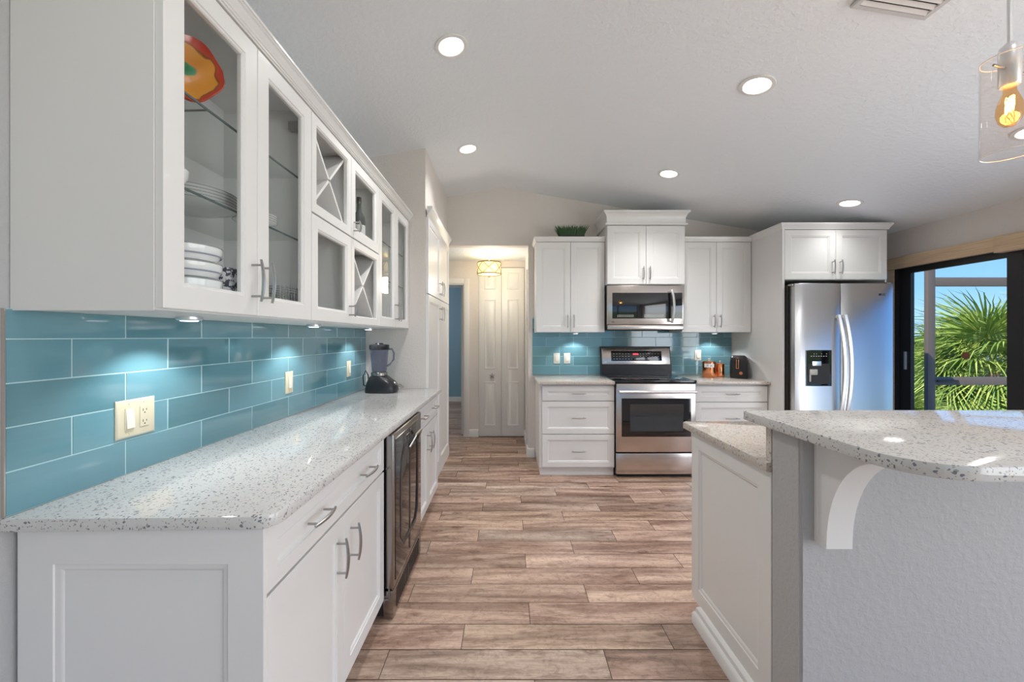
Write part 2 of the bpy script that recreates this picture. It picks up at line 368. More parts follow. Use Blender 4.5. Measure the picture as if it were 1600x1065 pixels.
def gable(bm, xa, xb, ya, yb, z0, zt=0):
    P = [(xa, z0), (xb, z0), (xb, cz(xb)+.01)] + ([(RIDGE_X, RIDGE_Z+.01)] if xa < RIDGE_X < xb else []) + [(xa, cz(xa)+.01)]
    prism(bm, P, ya, yb, 'xz')
bm = B(); box(bm, XL-.12, XL, -4.1, YB+.1, -.08, cz(XL)+.01); struct('wall_left', bm, 'wall_light')
bm = B(); gable(bm, HX1, XR+.12, YB, YB+.1, -.08); gable(bm, -1.3, HX1, YB, YB+.1, HZ); box(bm, -1.3, HX0, YB, YB+.1, -.08, HZ); struct('wall_back', bm, 'wall')
BY = 3.33
bm = B(); gable(bm, XL, HX0-.0, BY, YB, 0); struct('wall_pantry', bm, 'wall')
# hall
HY = 5.41
bm = B(); box(bm, HX1, HX1+.1, YB+.1, HY, -.08, HZ); struct('wall_hall_right', bm, 'wall')
bm = B()
box(bm, -.60, -.404, HY, HY+.1, 0, HZ); box(bm, -4.2, -1.37, HY, HY+.1, 0, HZ); box(bm, -1.37, -.60, HY, HY+.1, 2.05, HZ)
box(bm, -.404, HX1+.1, HY+.02, HY+.1, 0, HZ); box(bm, .208, HX1+.1, HY-.0, HY+.02, 0, HZ); box(bm, -.404, .208, HY, HY+.02, 2.275, HZ)
struct('wall_hall_end', bm, 'wall')
bm = B(); box(bm, -4.2, .6, 8.36, 8.46, 0, HZ); box(bm, -4.2, -4.1, HY, 8.4, 0, HZ); box(bm, .3, .4, HY+.1, 8.4, 0, HZ); struct('wall_bedroom', bm, 'blue_wall')
bm = B(); box(bm, -4.1, .3, 8.345, 8.359, 0, .10); struct('baseboard_bedroom', bm, 'trim')
bm = B(); box(bm, -4.2, -1.31, YB+.1, YB+.2, 0, HZ); struct('wall_hall_left', bm, 'wall')
# rear wall with wide opening, right wall with sliding doors
bm = B(); box(bm, XL, -.95, -4.1, -4, -.08, 3); box(bm, 3.4, XR, -4.1, -4, -.08, 3); box(bm, -.95, 3.4, -4.1, -4, 2.3, 3.1); struct('wall_rear', bm, 'wall_light')
DZ = 2.02
bm = B(); box(bm, XR, XR+.12, 3.925, YB+.1, -.08, cz(XR)+.02); box(bm, XR, XR+.12, -4.1, 3.925, DZ, cz(XR)+.02)
box(bm, XR, XR+.12, .1, .35, -.08, DZ); box(bm, XR, XR+.12, -4.1, -3.3, -.08, DZ); struct('wall_right', bm, 'wall')
# baseboards
def skirting(name, pts):
    bm = B(); sweep(bm, pts, [(0, 0), (.014, 0), (.014, .085), (.010, .095), (.004, .10), (0, .10)]); struct(name, bm, 'trim')
skirting('baseboard_back', [(HX1, YB+.9), (HX1, YB), (.285, YB)])
skirting('baseboard_hall', [(-.532, HY), (-.406, HY)])
bm = B(); sweep(bm, [(HX0, BY+.005), (HX0, YB+.09)], [(0, 0), (.012, 0), (.012, .08), (.004, .10), (0, .10)]); struct('baseboard_pantry', bm, 'trim')

# ------------------------------------------------------------------ hall door casing, bedroom door, bifold
bm = B()
def casing_prof(t=0): return None
for a, b_, c, d in ((-.60, -.53, 0, 2.12), (-1.44, -1.37, 0, 2.12)): rbox(bm, a, b_, HY-.018, HY-.001, c, d, .004)
rbox(bm, -1.37, -.60, HY-.018, HY-.001, 2.05, 2.12, .004)
box(bm, -.614, -.60, HY, HY+.1, 0, 2.05); box(bm, -1.37, -1.356, HY, HY+.1, 0, 2.05); box(bm, -1.356, -.614, HY, HY+.1, 2.036, 2.05)
struct('trim_1', bm, 'trim')
d = struct('door_1', (lambda b: (rbox(b, -.652, -.617, HY+.105, HY+.86, .01, 2.03, .003), b)[1])(B()), 'trim')
for hz in (.28, 1.78):
    bm = B(); box(bm, -.616, -.613, HY+.10-.04, HY+.104, hz-.045, hz+.045); tube(bm, [(-.62, HY+.098, hz-.045), (-.62, HY+.098, hz+.045)], .006); obj('hinge', bm, 'nickel', d)
bd = thing('bifold_door', 'white panelled bifold closet door at the end of the hallway', 'door', ((-.404+.208)/2, HY-.012, 0))
for s in (-1, 1):
    xa, xb = (-.304, -.001) if s < 0 else (.001, .304)
    bm = B(); rbox(bm, xa, xb, 0, .03, .012, 2.262, .003)
    for z0, z1 in ((.15, .74), (.91, 1.84), (1.975, 2.2)):
        panel(bm, xa+.075, xb-.075, z0, z1, [(0, 0), (.006, -.007), (.016, -.002), (.030, -.002), (.05, -.011)], y=-.0005, back=False)
    lf = obj('door_leaf', bm, 'trim', bd)
    if s < 0:
        bm = B()
        for k in range(5):
            a = PI/2+k*2*PI/5; cx, zc = xa+.18, .82
            tube(bm, [(cx, -.02, zc), (cx+.02*math.cos(a), -.022, zc+.02*math.sin(a)), (cx+.036*math.cos(a), -.018, zc+.036*math.sin(a))], [.011, .008, .003], 8)
        tube(bm, [(cx, 0, zc), (cx, -.025, zc)], .007); obj('starfish_knob', bm, 'nickel', lf)
# casing on right hall wall edge
bm = B(); rbox(bm, HX1-.016, HX1-.0005, YB+.16, YB+.23, .10, 2.12, .004); struct('trim_2', bm, 'trim')
# hall outlet in bedroom
def plate(name, label, loc, rz, gangs, kinds, m='ivory', group=None, cat=None, w=None):
    t = thing(name, label, cat or 'outlet', loc, rz, group)
    w = w or (.072+.046*(gangs-1)); bm = B(); panel(bm, -w/2, w/2, -.058, .058, [(0, 0), (0, -.003), (.004, -.006), (.006, -.0065)])
    pl = obj('cover_plate', bm, m, t)
    for i, k in enumerate(kinds):
        cx = (i-(gangs-1)/2)*.050
        bm = B(); rbox(bm, cx-.0165, cx+.0165, -.0088, -.006, -.033, .033, .0015, 1); fr = obj('decora_frame' if False else ('switch_frame' if k == 's' else 'socket'), bm, 'ivory' if m == 'ivory' and k == 's' else m, t)
        bm = B()
        if k == 's':
            rings(bm, [[(cx-.013, -.0125, -.029), (cx+.013, -.0125, -.029), (cx+.013, -.0088, .029), (cx-.013, -.0088, .029)], [(cx-.013, -.0086, -.029), (cx+.013, -.0086, -.029), (cx+.013, -.0085, .029), (cx-.013, -.0085, .029)]], True, True)
            obj('rocker', bm, 'switch', fr)
        elif k == 'o':
            for zc in (-.018, .017):
                bm = B()
                for dx, hh in ((-.006, .004), (.006, .0033)): box(bm, cx+dx-.0009, cx+dx+.0009, -.0093, -.0088, zc+.003-hh, zc+.003+hh)
                lathe(bm, [(.0022, -.0093), (.0022, -.0088)], (cx, 0, zc-.006), 10, 'y')
                obj('slots', bm, 'black_mark', fr)
        for sz in (-.045, .045):
            b2 = B(); lathe(b2, [(.0028, -.0075), (.0028, -.006)], (cx, 0, sz), 10, 'y'); obj('screw', b2, m, t)
    return t
plate('wall_outlet', 'small outlet low on the blue bedroom wall seen through the hall doorway', (-1.315, 8.352, .68), 0, 1, ['o'], m='steel_dark')

# ------------------------------------------------------------------ backsplashes
TH = .1047
def tiles(y_or_x, a0, a1, ph, rows, ztop=None, parent=None):
    bm = B(); Lx = .3055; g = .0015
    for k in range(rows):
        z0 = .916+k*TH; z1 = min(z0+TH, ztop)
        st = ph-(Lx/2 if k % 2 else 0); j = math.floor((a0-st)/Lx)
        while st+j*Lx < a1:
            x0, x1 = max(st+j*Lx, a0), min(st+(j+1)*Lx, a1); j += 1
            if x1-x0 < .012: continue
            panel(bm, x0+g, x1-g, z0+g, z1-g, [(0, .001), (0, -.0052), (.0012, -.0064)], back=False)
    return bm
ls = thing('tile_backsplash', 'teal glass subway tile backsplash on the long left wall above the left counter', 'backsplash', (XL-.0, 0, 0), PI/2)
obj('tiles', tiles(0, .944, BY, 1.242, 5, 1.407), 'tile', ls, loc=(0, -.0012, 0))
bm = B(); box(bm, .944, BY, -.0066, -.0004, .916, 1.407); obj('grout', bm, 'grout', ls)
bm = B(); box(bm, .941, .944, -.009, -.0004, .916, 1.407); obj('edge_strip', bm, 'steel', ls)
bs = thing('tile_backsplash', 'teal glass tile backsplash on the back wall behind the range', 'backsplash', (0, YB, 0), 0)
obj('tiles', tiles(0, .262, 2.485, 1.179, 6, 1.56), 'tile', bs, loc=(0, -.0012, 0))
bm = B(); box(bm, .262, 2.485, -.0066, -.0004, .916, 1.56); obj('grout', bm, 'grout', bs)

TY = -.0075
plate('switch_outlet_plate', 'wide ivory plate with rocker switch and socket on the near left tiles', (XL+.0075, 1.272, 1.087), PI/2, 2, ['s', 'o'], w=.133)
plate('switch_plate', 'ivory single switch plate on the left tiles, halfway to the blender', (XL+.0075, 2.16, 1.096), PI/2, 1, ['s'], cat='switch')
plate('switch_plate', 'ivory single switch plate on the left tiles, right beside the blender', (XL+.0075, 2.965, 1.105), PI/2, 1, ['s'], cat='switch')
plate('switch_plate', 'pale switch plate on the back tiles, nearer the hallway of the pair', (.533, YB-.0075, 1.10), 0, 1, ['s'], m='switch', cat='switch')
plate('switch_plate', 'pale switch plate on the back tiles, nearer the range of the pair', (.648, YB-.0075, 1.10), 0, 1, ['s'], m='switch', cat='switch')
plate('wall_outlet', 'pale plate on the back tiles above the copper canisters', (2.105, YB-.0075, 1.135), 0, 1, ['s'], m='switch', cat='switch')

# ------------------------------------------------------------------ left base run (local x -> world +y, front faces +x)
FX = -.585
def run(name, label, y, cat='cabinet', x=FX, group=None): return thing(name, label, cat, (x, y, 0), PI/2, group)
def body(parent, w, d, z0, z1, kick=True, kd=.07, m='white', y=.021):
    bm = B(); box(bm, 0, w, y, d, z0, z1)
    if kick: box(bm, .002, w-.002, y+kd, d, 0, z0-.0)
    return obj('body', bm, m, parent)
DEP = XL*-1+FX-.002  # depth to the wall
# cabinet nearest
c1 = run('base_cabinet', 'white base cabinet nearest the camera on the left, with wide drawer and two doors', .975)
body(c1, .915, DEP, .10, .882)
# near end panel, facing the camera
bm = B(); panel(bm, .012, DEP-.0, .0, .882, [(0, .012), (0, .001), (.001, 0), (.085, 0), (.087, .003), (.097, .004), (.104, .009)], y=0)
o = obj('end_panel', bm, 'white', c1, loc=(-.013, .0, 0), rot=(0, 0, 0)); o.matrix_local = Matrix.Translation((-.013, DEP, 0)) @ Matrix.Rotation(-PI/2, 4, 'Z')
door(c1, 0, .915, .715, .878, vert=False, name='drawer', s=.042, handles=[(.25, .795), (.665, .795)])
door(c1, 0, .4575, .105, .709, .40, .585); door(c1, .4575, .915, .105, .709, .515, .585)
c3 = run('base_cabinet', 'white base cabinet between wine cooler and pantry, with drawer and two doors', 2.53)
body(c3, BY-2.53-.002, DEP, .10, .882)
w3 = BY-2.53-.004
door(c3, 0, w3, .715, .878, vert=False, name='drawer', s=.042, handles=[(.2, .795), (.6, .795)])
door(c3, 0, w3/2, .105, .709, w3/2-.05, .585); door(c3, w3/2, w3, .105, .709, w3/2+.05, .585)
# left counter
def slab(bm, poly, z0, z1, r=.004):
    n = len(poly); P = [Vector(p) for p in poly]
    def ins(d):
        out = []
        for i in range(n):
            a, b, c = P[i-1], P[i], P[(i+1) % n]; n1 = (b-a).normalized(); n2 = (c-b).normalized()
            m1 = Vector((-n1.y, n1.x)); m2 = Vector((-n2.y, n2.x)); m_ = (m1+m2); m_ = m_/max(m_.dot(m1), .3); out.append(b+m_*d)
        return out
    rs = []
    for d, z in ((r, z0), (r*.3, z0+r*.3), (0, z0+r), (0, z1-r), (r*.3, z1-r*.3), (r, z1)): rs.append([(p.x, p.y, z) for p in ins(d)])
    rings(bm, rs, True, True)
def arc(cx, cy, r, a0, a1, n=8): return [(cx+r*math.cos(math.radians(a0+(a1-a0)*k/n)), cy+r*math.sin(math.radians(a0+(a1-a0)*k/n))) for k in range(n+1)]
bm = B(); slab(bm, [(XL+.001, .940)] + arc(-.606, 1.003, .05, -88, 0) + [(-.556, BY-.001), (XL+.001, BY-.001)], .883, .915)
tag(obj('countertop', bm, 'quartz'), 'long white speckled quartz countertop along the left wall', 'countertop')

# wine cooler (front proud of the cabinets)
wc = run('wine_cooler', 'black and stainless undercounter wine cooler built into the left base run', 1.905, 'wine cooler', x=-.545)
WW = .60
bm = B(); box(bm, .004, WW-.004, .045, .60, .02, .872); obj('body', bm, 'black', wc)
bm = B(); rbox(bm, .002, WW-.002, 0, .042, .145, .876, .006, 3)
obj('door', bm, 'steel_dark', wc); dr = wc.children[-1]
bm = B(); panel(bm, .028, WW-.028, .175, .85, [(0, 0), (.001, -.003), (.004, -.004)], back=False); obj('black_glass', bm, 'blackglass', dr)
bm = B(); x0, x1, z0, z1, ch = .10, WW-.10, .27, .79, .075
oct_ = lambda i, y: [(x0+ch, y, z0+i), (x1-ch, y, z0+i), (x1-i, y, z0+ch), (x1-i, y, z1-ch), (x1-ch, y, z1-i), (x0+ch, y, z1-i), (x0+i, y, z1-ch), (x0+i, y, z0+ch)]
rings(bm, [oct_(0, -.004), oct_(.004, -.0075), oct_(.026, -.0075), oct_(.030, -.004)]); obj('window_trim', bm, 'black', dr)
# central seam and V-shaped pull
bm = B(); tube(bm, [(WW/2-.02, -.008, .745), (WW/2+.0, -.034, .80), (x1-.06, -.034, .80), (x1-.02, -.008, .74)], .008, 8); obj('handle', bm, 'nickel', dr)
bm = B(); box(bm, WW/2-.004, WW/2+.004, -.0085, -.0036, .19, .84); obj('centre_strip', bm, 'steel_dark', dr)
bm = B(); rbox(bm, .002, WW-.002, .002, .05, .012, .137, .004); gr = obj('toe_grille', bm, 'steel_dark', wc)
bm = B()
for k in range(22): box(bm, .06+k*.0225, .072+k*.0225, -.0004, .003, .03, .12)
obj('grille_slots', bm, 'black', gr)
bm = B(); tube(bm, [(-.002, .02, .15), (-.002, .02, .10), (-.002, .045, .10)], .005); obj('hinge', bm, 'nickel', wc)

# pantry cabinet on the block's face
pc = run('pantry_cabinet', 'tall white built-in pantry cabinet with four doors beside the hallway', BY+.012, x=HX0+.024)
PW = YB-BY-.03
bm = B(); box(bm, 0, PW, .0205, .0235, .10, 2.36); obj('face_frame', bm, 'white', pc)
for i in range(2):
    x0 = i*PW/2
    hx = PW/2-.05 if i == 0 else PW/2+.05
    door(pc, x0, x0+PW/2, 1.70, 2.335, hx, 1.80); door(pc, x0, x0+PW/2, .11, 1.695, hx, 1.56)
bm = B(); sweep(bm, [(0, 0.012), (PW, 0.012)], [(0, 2.34), (.004, 2.34), (.01, 2.355), (.03, 2.39), (.045, 2.41), (.045, 2.425), (0, 2.425)]); obj('crown', bm, 'white', pc)

# ------------------------------------------------------------------ left upper cabinets
UX = -.823; UD = -XL+UX-.002; UB, UT = 1.405, 2.29
def upper_hollow(parent, w, z0=UB, z1=UT, d=UD, shelves=(), back=True, y=.021):
    bm = B(); t = .016
    box(bm, 0, t, y, d, z0, z1); box(bm, w-t, w, y, d, z0, z1); box(bm, t, w-t, y, d, z0, z0+t); box(bm, t, w-t, y, d, z1-t, z1); box(bm, t, w-t, d-.006, d, z0+t, z1-t)
    o = obj('body', bm, 'inner', parent)
    for z in shelves:
        bm = B(); box(bm, t+.002, w-t-.002, y+.03, d-.012, z-.006, z); s = obj('glass_shelf', bm, 'shelf_glass', parent)
        bm = B(); box(bm, t+.002, w-t-.002, y+.026, y+.030, z-.006, z); obj('shelf_edge', bm, 'shelf_edge', s)
    return o
def urun(label, y0, name='wall_cabinet'): return thing(name, label, 'cabinet', (UX, y0, 0), PI/2)
SH1, SH2 = 2.000, 1.742
u1 = urun('white glass-door wall cabinet nearest the camera on the left wall, holding plates and painted dish', .96); w = .723
upper_hollow(u1, w, shelves=(SH1, SH2))
bm = B(); box(bm, -.002, -.0003, .021, UD, UB-.002, UT+.01); obj('end_panel', bm, 'white', u1)
door(u1, 0, w/2, UB+.003, UT-.003, w/2-.030, 1.52, glass=True, s=.058); door(u1, w/2, w, UB+.003, UT-.003, w/2+.030, 1.52, glass=True, s=.058)
for z in (1.5, 2.2):
    bm = B(); rbox(bm, w-.045, w-.017, .03, .075, z-.018, z+.018, .003); obj('hinge', bm, 'nickel', u1)
SPL = 1.862
def xrack(parent, w, z0, z1):
    bm = B(); s = .045
    panel(bm, .0015, w-.0015, z0+.0015, z1-.0015, [(0, .02), (0, .0015), (.0015, 0), (s-.006, 0), (s-.004, .003), (s, .004), (s, .02)], opening=True); obj('face_frame', bm, 'white', parent)
    a0, a1, b0, b1 = .018, w-.018, z0+.018, z1-.018; t = .006
    for (p, q), (p2, q2) in (((a0, b0), (a1, b1)), ((a0, b1), (a1, b0))):
        bm = B(); d = Vector((p2-p, q2-q)).normalized(); nx, nz = -d.y*t, d.x*t
        prism(bm, [(p+nx, q+nz), (p2+nx, q2+nz), (p2-nx, q2-nz), (p-nx, q-nz)], .022, UD-.008, 'xz'); obj('cross_board', bm, 'white', parent)
def divider(parent, w, z):
    bm = B(); box(bm, .016, w-.016, .021, UD-.006, z-.008, z+.008); obj('divider', bm, 'inner', parent)
u2 = urun('white wall cabinet with cross wine rack over a small glass door, second from camera', .96+.725); w = .423
upper_hollow(u2, w); divider(u2, w, SPL); xrack(u2, w, SPL+.002, UT-.003)
door(u2, 0, w, UB+.003, SPL-.002, w-.03, 1.475, glass=True, s=.052, hl=.06, vert=True)
u3 = urun('white wall cabinet with small glass door over a cross wine rack, third from camera', .96+.725+.425); w = .448
upper_hollow(u3, w); divider(u3, w, SPL); xrack(u3, w, UB+.003, SPL-.002)
door(u3, 0, w, SPL+.002, UT-.003, .03, 1.925, glass=True, s=.052, hl=.06)
u4 = urun('white wall cabinet with two narrow glass doors at the far left, touching the pantry block', .96+.725+.425+.45); w = BY-2.56-.004
upper_hollow(u4, w, shelves=(SH1, SH2))
door(u4, 0, w/2, UB+.003, UT-.003, w/2-.03, 1.52, glass=True, s=.055); door(u4, w/2, w, UB+.003, UT-.003, w/2+.03, 1.52, glass=True, s=.055)
CR = [(-.02, 0), (.004, 0), (.004, .012), (.010, .016), (.014, .028), (.030, .040), (.034, .046), (.034, .055), (-.02, .055)]
bm = B(); sweep(bm, [(XL+.002, .96), (UX, .96), (UX, BY-.002)][::1], [(-.02, UT), (.004, UT)] + [(.004, UT+.006), (.009, UT+.007), (.009, UT+.013), (.013, UT+.015), (.016, UT+.024), (.024, UT+.034), (.025, UT+.038), (.031, UT+.041), (.031, UT+.046), (.036, UT+.047), (.036, UT+.056), (-.02, UT+.056)])
tag(obj('crown_moulding', bm, 'white'), 'long white crown moulding on top of the left glass cabinets', 'moulding')

# under-cabinet puck lights
def puck(label, x, y, z, spot=True, e=5.0):
    t = thing('puck_light', label, 'light', (x, y, z))
    bm = B(); lathe(bm, [(.036, 0), (.036, -.008), (.030, -.012), (.026, -.012)], seg=20, cap=True); obj('ring', bm, 'chrome', t)
    bm = B(); lathe(bm, [(.025, -.0122), (.022, -.0145), (0.0001, -.015)], seg=20); obj('lens', bm, 'puck_lens', t)
    l = light('puck_spot', 'SPOT', (x, y, z-.02), e, (.96, .985, 1), spot_size=math.radians(125), spot_blend=.5, shadow_soft_size=.012); return t
for y, lb in ((1.30, 'round puck light under the near left glass cabinet'), (2.13, 'round puck light under the middle of the left cabinets'), (2.96, 'round puck light under the far left cabinet above the blender')):
    puck(lb, -1.03, y, UB-.001)
puck('puck light under the wall cabinet left of the range', .72, YB-.15, 1.385, e=5)
puck('puck light under the wall cabinet right of the range', 2.22, YB-.15, 1.385, e=5)

# contents of the cabinets
dish = thing('painted_dish', 'red and orange pepper-shaped dish on the top glass shelf of the near cabinet', 'dish', (-.925, 1.15, 2.10))
bm = B(); rs = []
for r, h in ((0.001, .0), (.03, .002), (.06, .006), (.082, .016), (.088, .020), (.090, .014), (.06, -.012), (.001, -.014)):
    ring = []
    for k in range(48):
        a = 2*PI*k/48; q = r*(1+.045*math.cos(5*a+.4)) * (1.0 if math.sin(a) < .2 else 1.04); ring.append((q*math.cos(a), -h, q*1.08*math.sin(a)))
    rs.append(ring)
rings(bm, rs, True, True); obj('bowl', bm, 'dish', dish); dish.rotation_euler = (math.radians(-8), 0, math.radians(42))
bm = B(); tube(bm, [(-.05, .012, -.095), (.0, .05, -.095), (.05, .012, -.095)], .003); tube(bm, [(0, .05, -.098), (0, .02, 0)], .003); obj('stand', bm, 'nickel', dish)
def disc(name, label, x, y, z, r, h, m='porcelain', group=None, cat='plate', rim='porcelain_rim'):
    t = thing(name, label, cat, (x, y, z), 0, group)
    bm = B(); lathe(bm, [(r*.55, 0), (r*.6, .001), (r*.95, h*.8), (r, h), (r*.97, h), (r*.6, .004), (.001, .004)], seg=40); obj('dish', bm, m, t)
    bm = B(); lathe(bm, [(r*.992, h-.0008), (r*1.004, h-.0004), (r*1.004, h+.0012), (r*.975, h+.0012)], seg=40, cap=False); obj('rim', bm, rim, t); return t
ordn = ['lowest', 'second from bottom', 'third from bottom', 'fourth from bottom', 'second from top', 'topmost']
p0 = None
for k in range(5):
    lb = 'white dinner plate in the large stack on the middle glass shelf, ' + ordn[k if k < 4 else 5]
    if p0 is None: p0 = disc('dinner_plate', lb, -1.02, 1.30, SH2+.001, .125, .018, group='dinner plates on the middle glass shelf')
    else: tree_copy(p0, (-1.02, 1.30, SH2+.001+k*.0095), lb)
p0 = None
for k in range(4):
    lb = 'small side plate in the stack behind the second glass door, ' + ordn[k if k < 3 else 5]
    if p0 is None: p0 = disc('side_plate', lb, -.915, 1.455, SH2+.001, .07, .012, group='side plates on the middle glass shelf')
    else: tree_copy(p0, (-.915, 1.455, SH2+.001+k*.008), lb)
bm = B(); lathe(bm, [(.03, 0), (.04, .004), (.055, .03), (.058, .05), (.055, .05), (.035, .01), (.001, .008)], (-.93, 1.08, SH2+.001), 28); tag(obj('small_bowl', bm, 'porcelain'), 'plain white bowl left of the dinner plates on the middle shelf', 'bowl')
zb = UB+.017; b0 = None
for k, (hh, lb, mm_) in enumerate(((.078, 'plain white bowl at the bottom of the bowl stack', 'porcelain'), (.04, 'white bowl with thin grey bands, second in the bowl stack', 'porcelain'), (.04, 'white bowl with thin grey bands, topmost of the bowl stack', 'porcelain'))):
    t = thing('bowl', lb, 'bowl', (-.94, 1.17, zb)); r = .09
    bm = B(); lathe(bm, [(r*.72, 0), (r*.85, .004), (r*.99, hh*.7), (r, hh+.006), (r*.97, hh+.006), (r*.7, .008), (.001, .008)], seg=40); obj('bowl_body', bm, mm_, t)
    bm = B(); lathe(bm, [(r*1.0, hh+.003), (r*1.006, hh+.003), (r*1.006, hh+.0065), (r*.97, hh+.0065)], seg=40, cap=False); obj('rim', bm, 'porcelain_rim', t)
    if k:
        bm = B(); lathe(bm, [(r*.975, hh*.45), (r*.99, hh*.5), (r*.985, hh*.56)], seg=40, cap=False); obj('band', bm, mat('blue_grey_band', (.3, .33, .42), .3), t)
    zb += hh+.0075
bm = B(); rbox(bm, -1.10, -.875, 1.262, 1.318, UB+.017, UB+.155, .008); tag(obj('patterned_box', bm, 'pattern'), 'black and white patterned box standing beside the bowls', 'box')
# wire basket
t = thing('wire_basket', 'small wire basket at the bottom behind the second glass door', 'basket', (-.912, 1.60, UB+.017))
bm = B()
for k in range(13):
    z = .003+k*.009; a, b = .045, .072; tube(bm, [(-a, -b, z), (a, -b, z), (a, b, z), (-a, b, z), (-a, -b, z)], .0016, 6)
obj('wires', bm, 'nickel', t)
bm = B()
for k in range(8):
    for sx_, sy_ in ((.045, 0), (-.045, 0)): tube(bm, [(sx_, -.072+k*.0205, .0), (sx_, -.072+k*.0205, .118)], .0018, 6)
obj('uprights', bm, 'nickel', t)
bm = B(); box(bm, -.042, .042, -.07, .07, .001, .003); obj('base', bm, 'nickel', t)
# bottle
t = thing('bottle', 'dark glass bottle behind the small glass door above the far wine rack', 'bottle', (-.905, 2.435, SPL+.0085))
bm = B(); lathe(bm, [(.030, 0), (.036, .006), (.036, .17), (.032, .195), (.015, .225), (.012, .27), (.014, .273), (.014, .285)], seg=24); obj('bottle_body', bm, 'bottle', t)
bm = B(); lathe(bm, [(.0365, .04), (.0365, .14)], seg=24, cap=False); obj('bottle_label', bm, 'mark', t)
bm = B(); lathe(bm, [(.0145, .285), (.0145, .31), (.001, .312)], seg=16); obj('cap', bm, 'black', t)

# ------------------------------------------------------------------ countertop blender
bl = thing('blender', 'black countertop blender with clear jar at the far end of the left counter', 'blender', (-.995, 3.10, .916), math.radians(-5))
bm = B(); rs = []
for z, xa, xb, yy in ((0, -.10, .135, .085), (.02, -.10, .14, .088), (.05, -.095, .138, .085), (.08, -.085, .12, .08), (.105, -.075, .085, .07), (.125, -.06, .06, .06)):
    ring = []
    for k in range(28):
        a = 2*PI*k/28; c, s_ = math.cos(a), math.sin(a); e_ = .6
        ring.append(((xa+xb)/2+(xb-xa)/2*math.copysign(abs(c)**e_, c), yy*math.copysign(abs(s_)**e_, s_), z))
    rs.append(ring)
rings(bm, rs, True, True); obj('motor_base', bm, 'black', bl)
bm = B(); lathe(bm, [(.018, 0), (.018, .012), (.012, .014)], seg=16, axis='x'); o = obj('dial', bm, 'nickel', bl, loc=(.12, 0, .065))
bm = B(); rbox(bm, .075, .125, -.03, .03, .09, .096, .002); obj('control_panel', bm, 'nickel', bl, loc=(.033, 0, .04), rot=(0, math.radians(40), 0))
bm = B(); lathe(bm, [(.058, .125), (.062, .13), (.062, .15), (.056, .155)], seg=28); obj('collar', bm, 'steel_dark', bl)
bm = B(); lathe(bm, [(.052, .155), (.056, .175), (.068, .32), (.070, .335)], seg=32, cap=False); obj('jar', bm, 'jar', bl)
bm = B(); lathe(bm, [(.071, .325), (.074, .33), (.074, .362), (.06, .366), (.03, .368), (.028, .376), (.001, .377)], seg=32); obj('lid', bm, 'black', bl)
bm = B(); tube(bm, [(.066, 0, .33), (.10, 0, .33), (.115, 0, .30), (.112, 0, .25), (.085, 0, .215), (.062, 0, .20)], .008, 8); obj('jar_handle', bm, 'jar', bl)
bm = B(); tube(bm, [(-.09, .0, .04), (-.125, 0, .05), (-.13, 0, .12), (-.11, 0, .165), (-.09, 0, .13), (-.085, .0, .08)], .005, 8); obj('cord', bm, 'black', bl)

# ------------------------------------------------------------------ back wall base cabinets
def bcab(name, label, x, yf, cat='cabinet', group=None): return thing(name, label, cat, (x, yf, 0), 0, group)
BF = 3.88
b1 = bcab('base_cabinet', 'white three-drawer base cabinet left of the range', .295, BF); w = .725
bm = B(); box(bm, 0, w, .021, YB-BF-.002, .075, .883); box(bm, .008, w-.004, .035, YB-BF-.002, 0, .075); obj('body', bm, 'white', b1)
x0 = .025
for z0, z1 in ((.725, .868), (.405, .719), (.085, .399)): door(b1, x0, w-.003, z0, z1, (x0+w)/2, (z0+z1)/2+.0, vert=False, name='drawer', s=.048)
b2_ = bcab('base_cabinet', 'white drawer base cabinet right of the range under the canisters', 1.79, BF); w = .70
bm = B(); box(bm, 0, w+.004, .021, YB-BF-.002, .075, .883); box(bm, .008, w, .035, YB-BF-.002, 0, .075); obj('body', bm, 'white', b2_)
for z0, z1 in ((.715, .868), (.405, .709), (.085, .399)): door(b2_, .004, w, z0, z1, w/2, (z0+z1)/2, vert=False, name='drawer', s=.048)
bm = B(); slab(bm, [(.272, BF-.035), (1.012, BF-.035), (1.012, YB-.002), (.272, YB-.002)], .884, .915)
tag(obj('countertop', bm, 'quartz_warm'), 'warm speckled countertop left of the range', 'countertop')
bm = B(); slab(bm, [(1.785, BF-.035), (2.497, BF-.035), (2.497, YB-.002), (1.785, YB-.002)], .884, .915)
tag(obj('countertop', bm, 'quartz_warm'), 'warm speckled countertop between range and refrigerator panel', 'countertop')

# range
RX, RY = 1.016, 3.825; RW = .766
rg = thing('range', 'stainless electric range with black glass top against the back wall', 'range', (RX, RY, 0))
bm = B(); box(bm, .006, RW-.006, .035, YB-RY-.012, .03, .898); box(bm, .03, RW-.03, .06, .5, 0, .03); obj('body', bm, 'black', rg)
bm = B(); rbox(bm, -.004, RW+.004, .0, YB-RY-.014, .900, .928, .006); obj('cooktop', bm, 'blackglass', rg)
ct = rg.children[-1]
for cx, cy, r in ((.2, .16, .1), (.56, .16, .085), (.2, .42, .07), (.56, .42, .1)):
    bm = B(); lathe(bm, [(r, .9282), (r-.003, .9286)], (cx, cy, 0), 40, cap=False); obj('burner_ring', bm, 'porcelain_rim', ct)
bm = B(); rbox(bm, .006, RW-.006, .002, .034, .246, .895, .005); d = obj('oven_door', bm, 'steel', rg)
bm = B(); panel(bm, .055, RW-.052, .392, .756, [(0, 0), (.001, -.003), (.005, -.004)], y=.002, back=False); obj('black_glass', bm, 'blackglass', d)
bm = B(); panel(bm, .135, RW-.125, .445, .700, [(0, 0), (.001, -.0012), (.006, -.0016), (.008, -.0006)], y=-.002, back=False); obj('oven_window', bm, mat('oven_glass', (.035, .04, .045), .1, coat=.5), d)
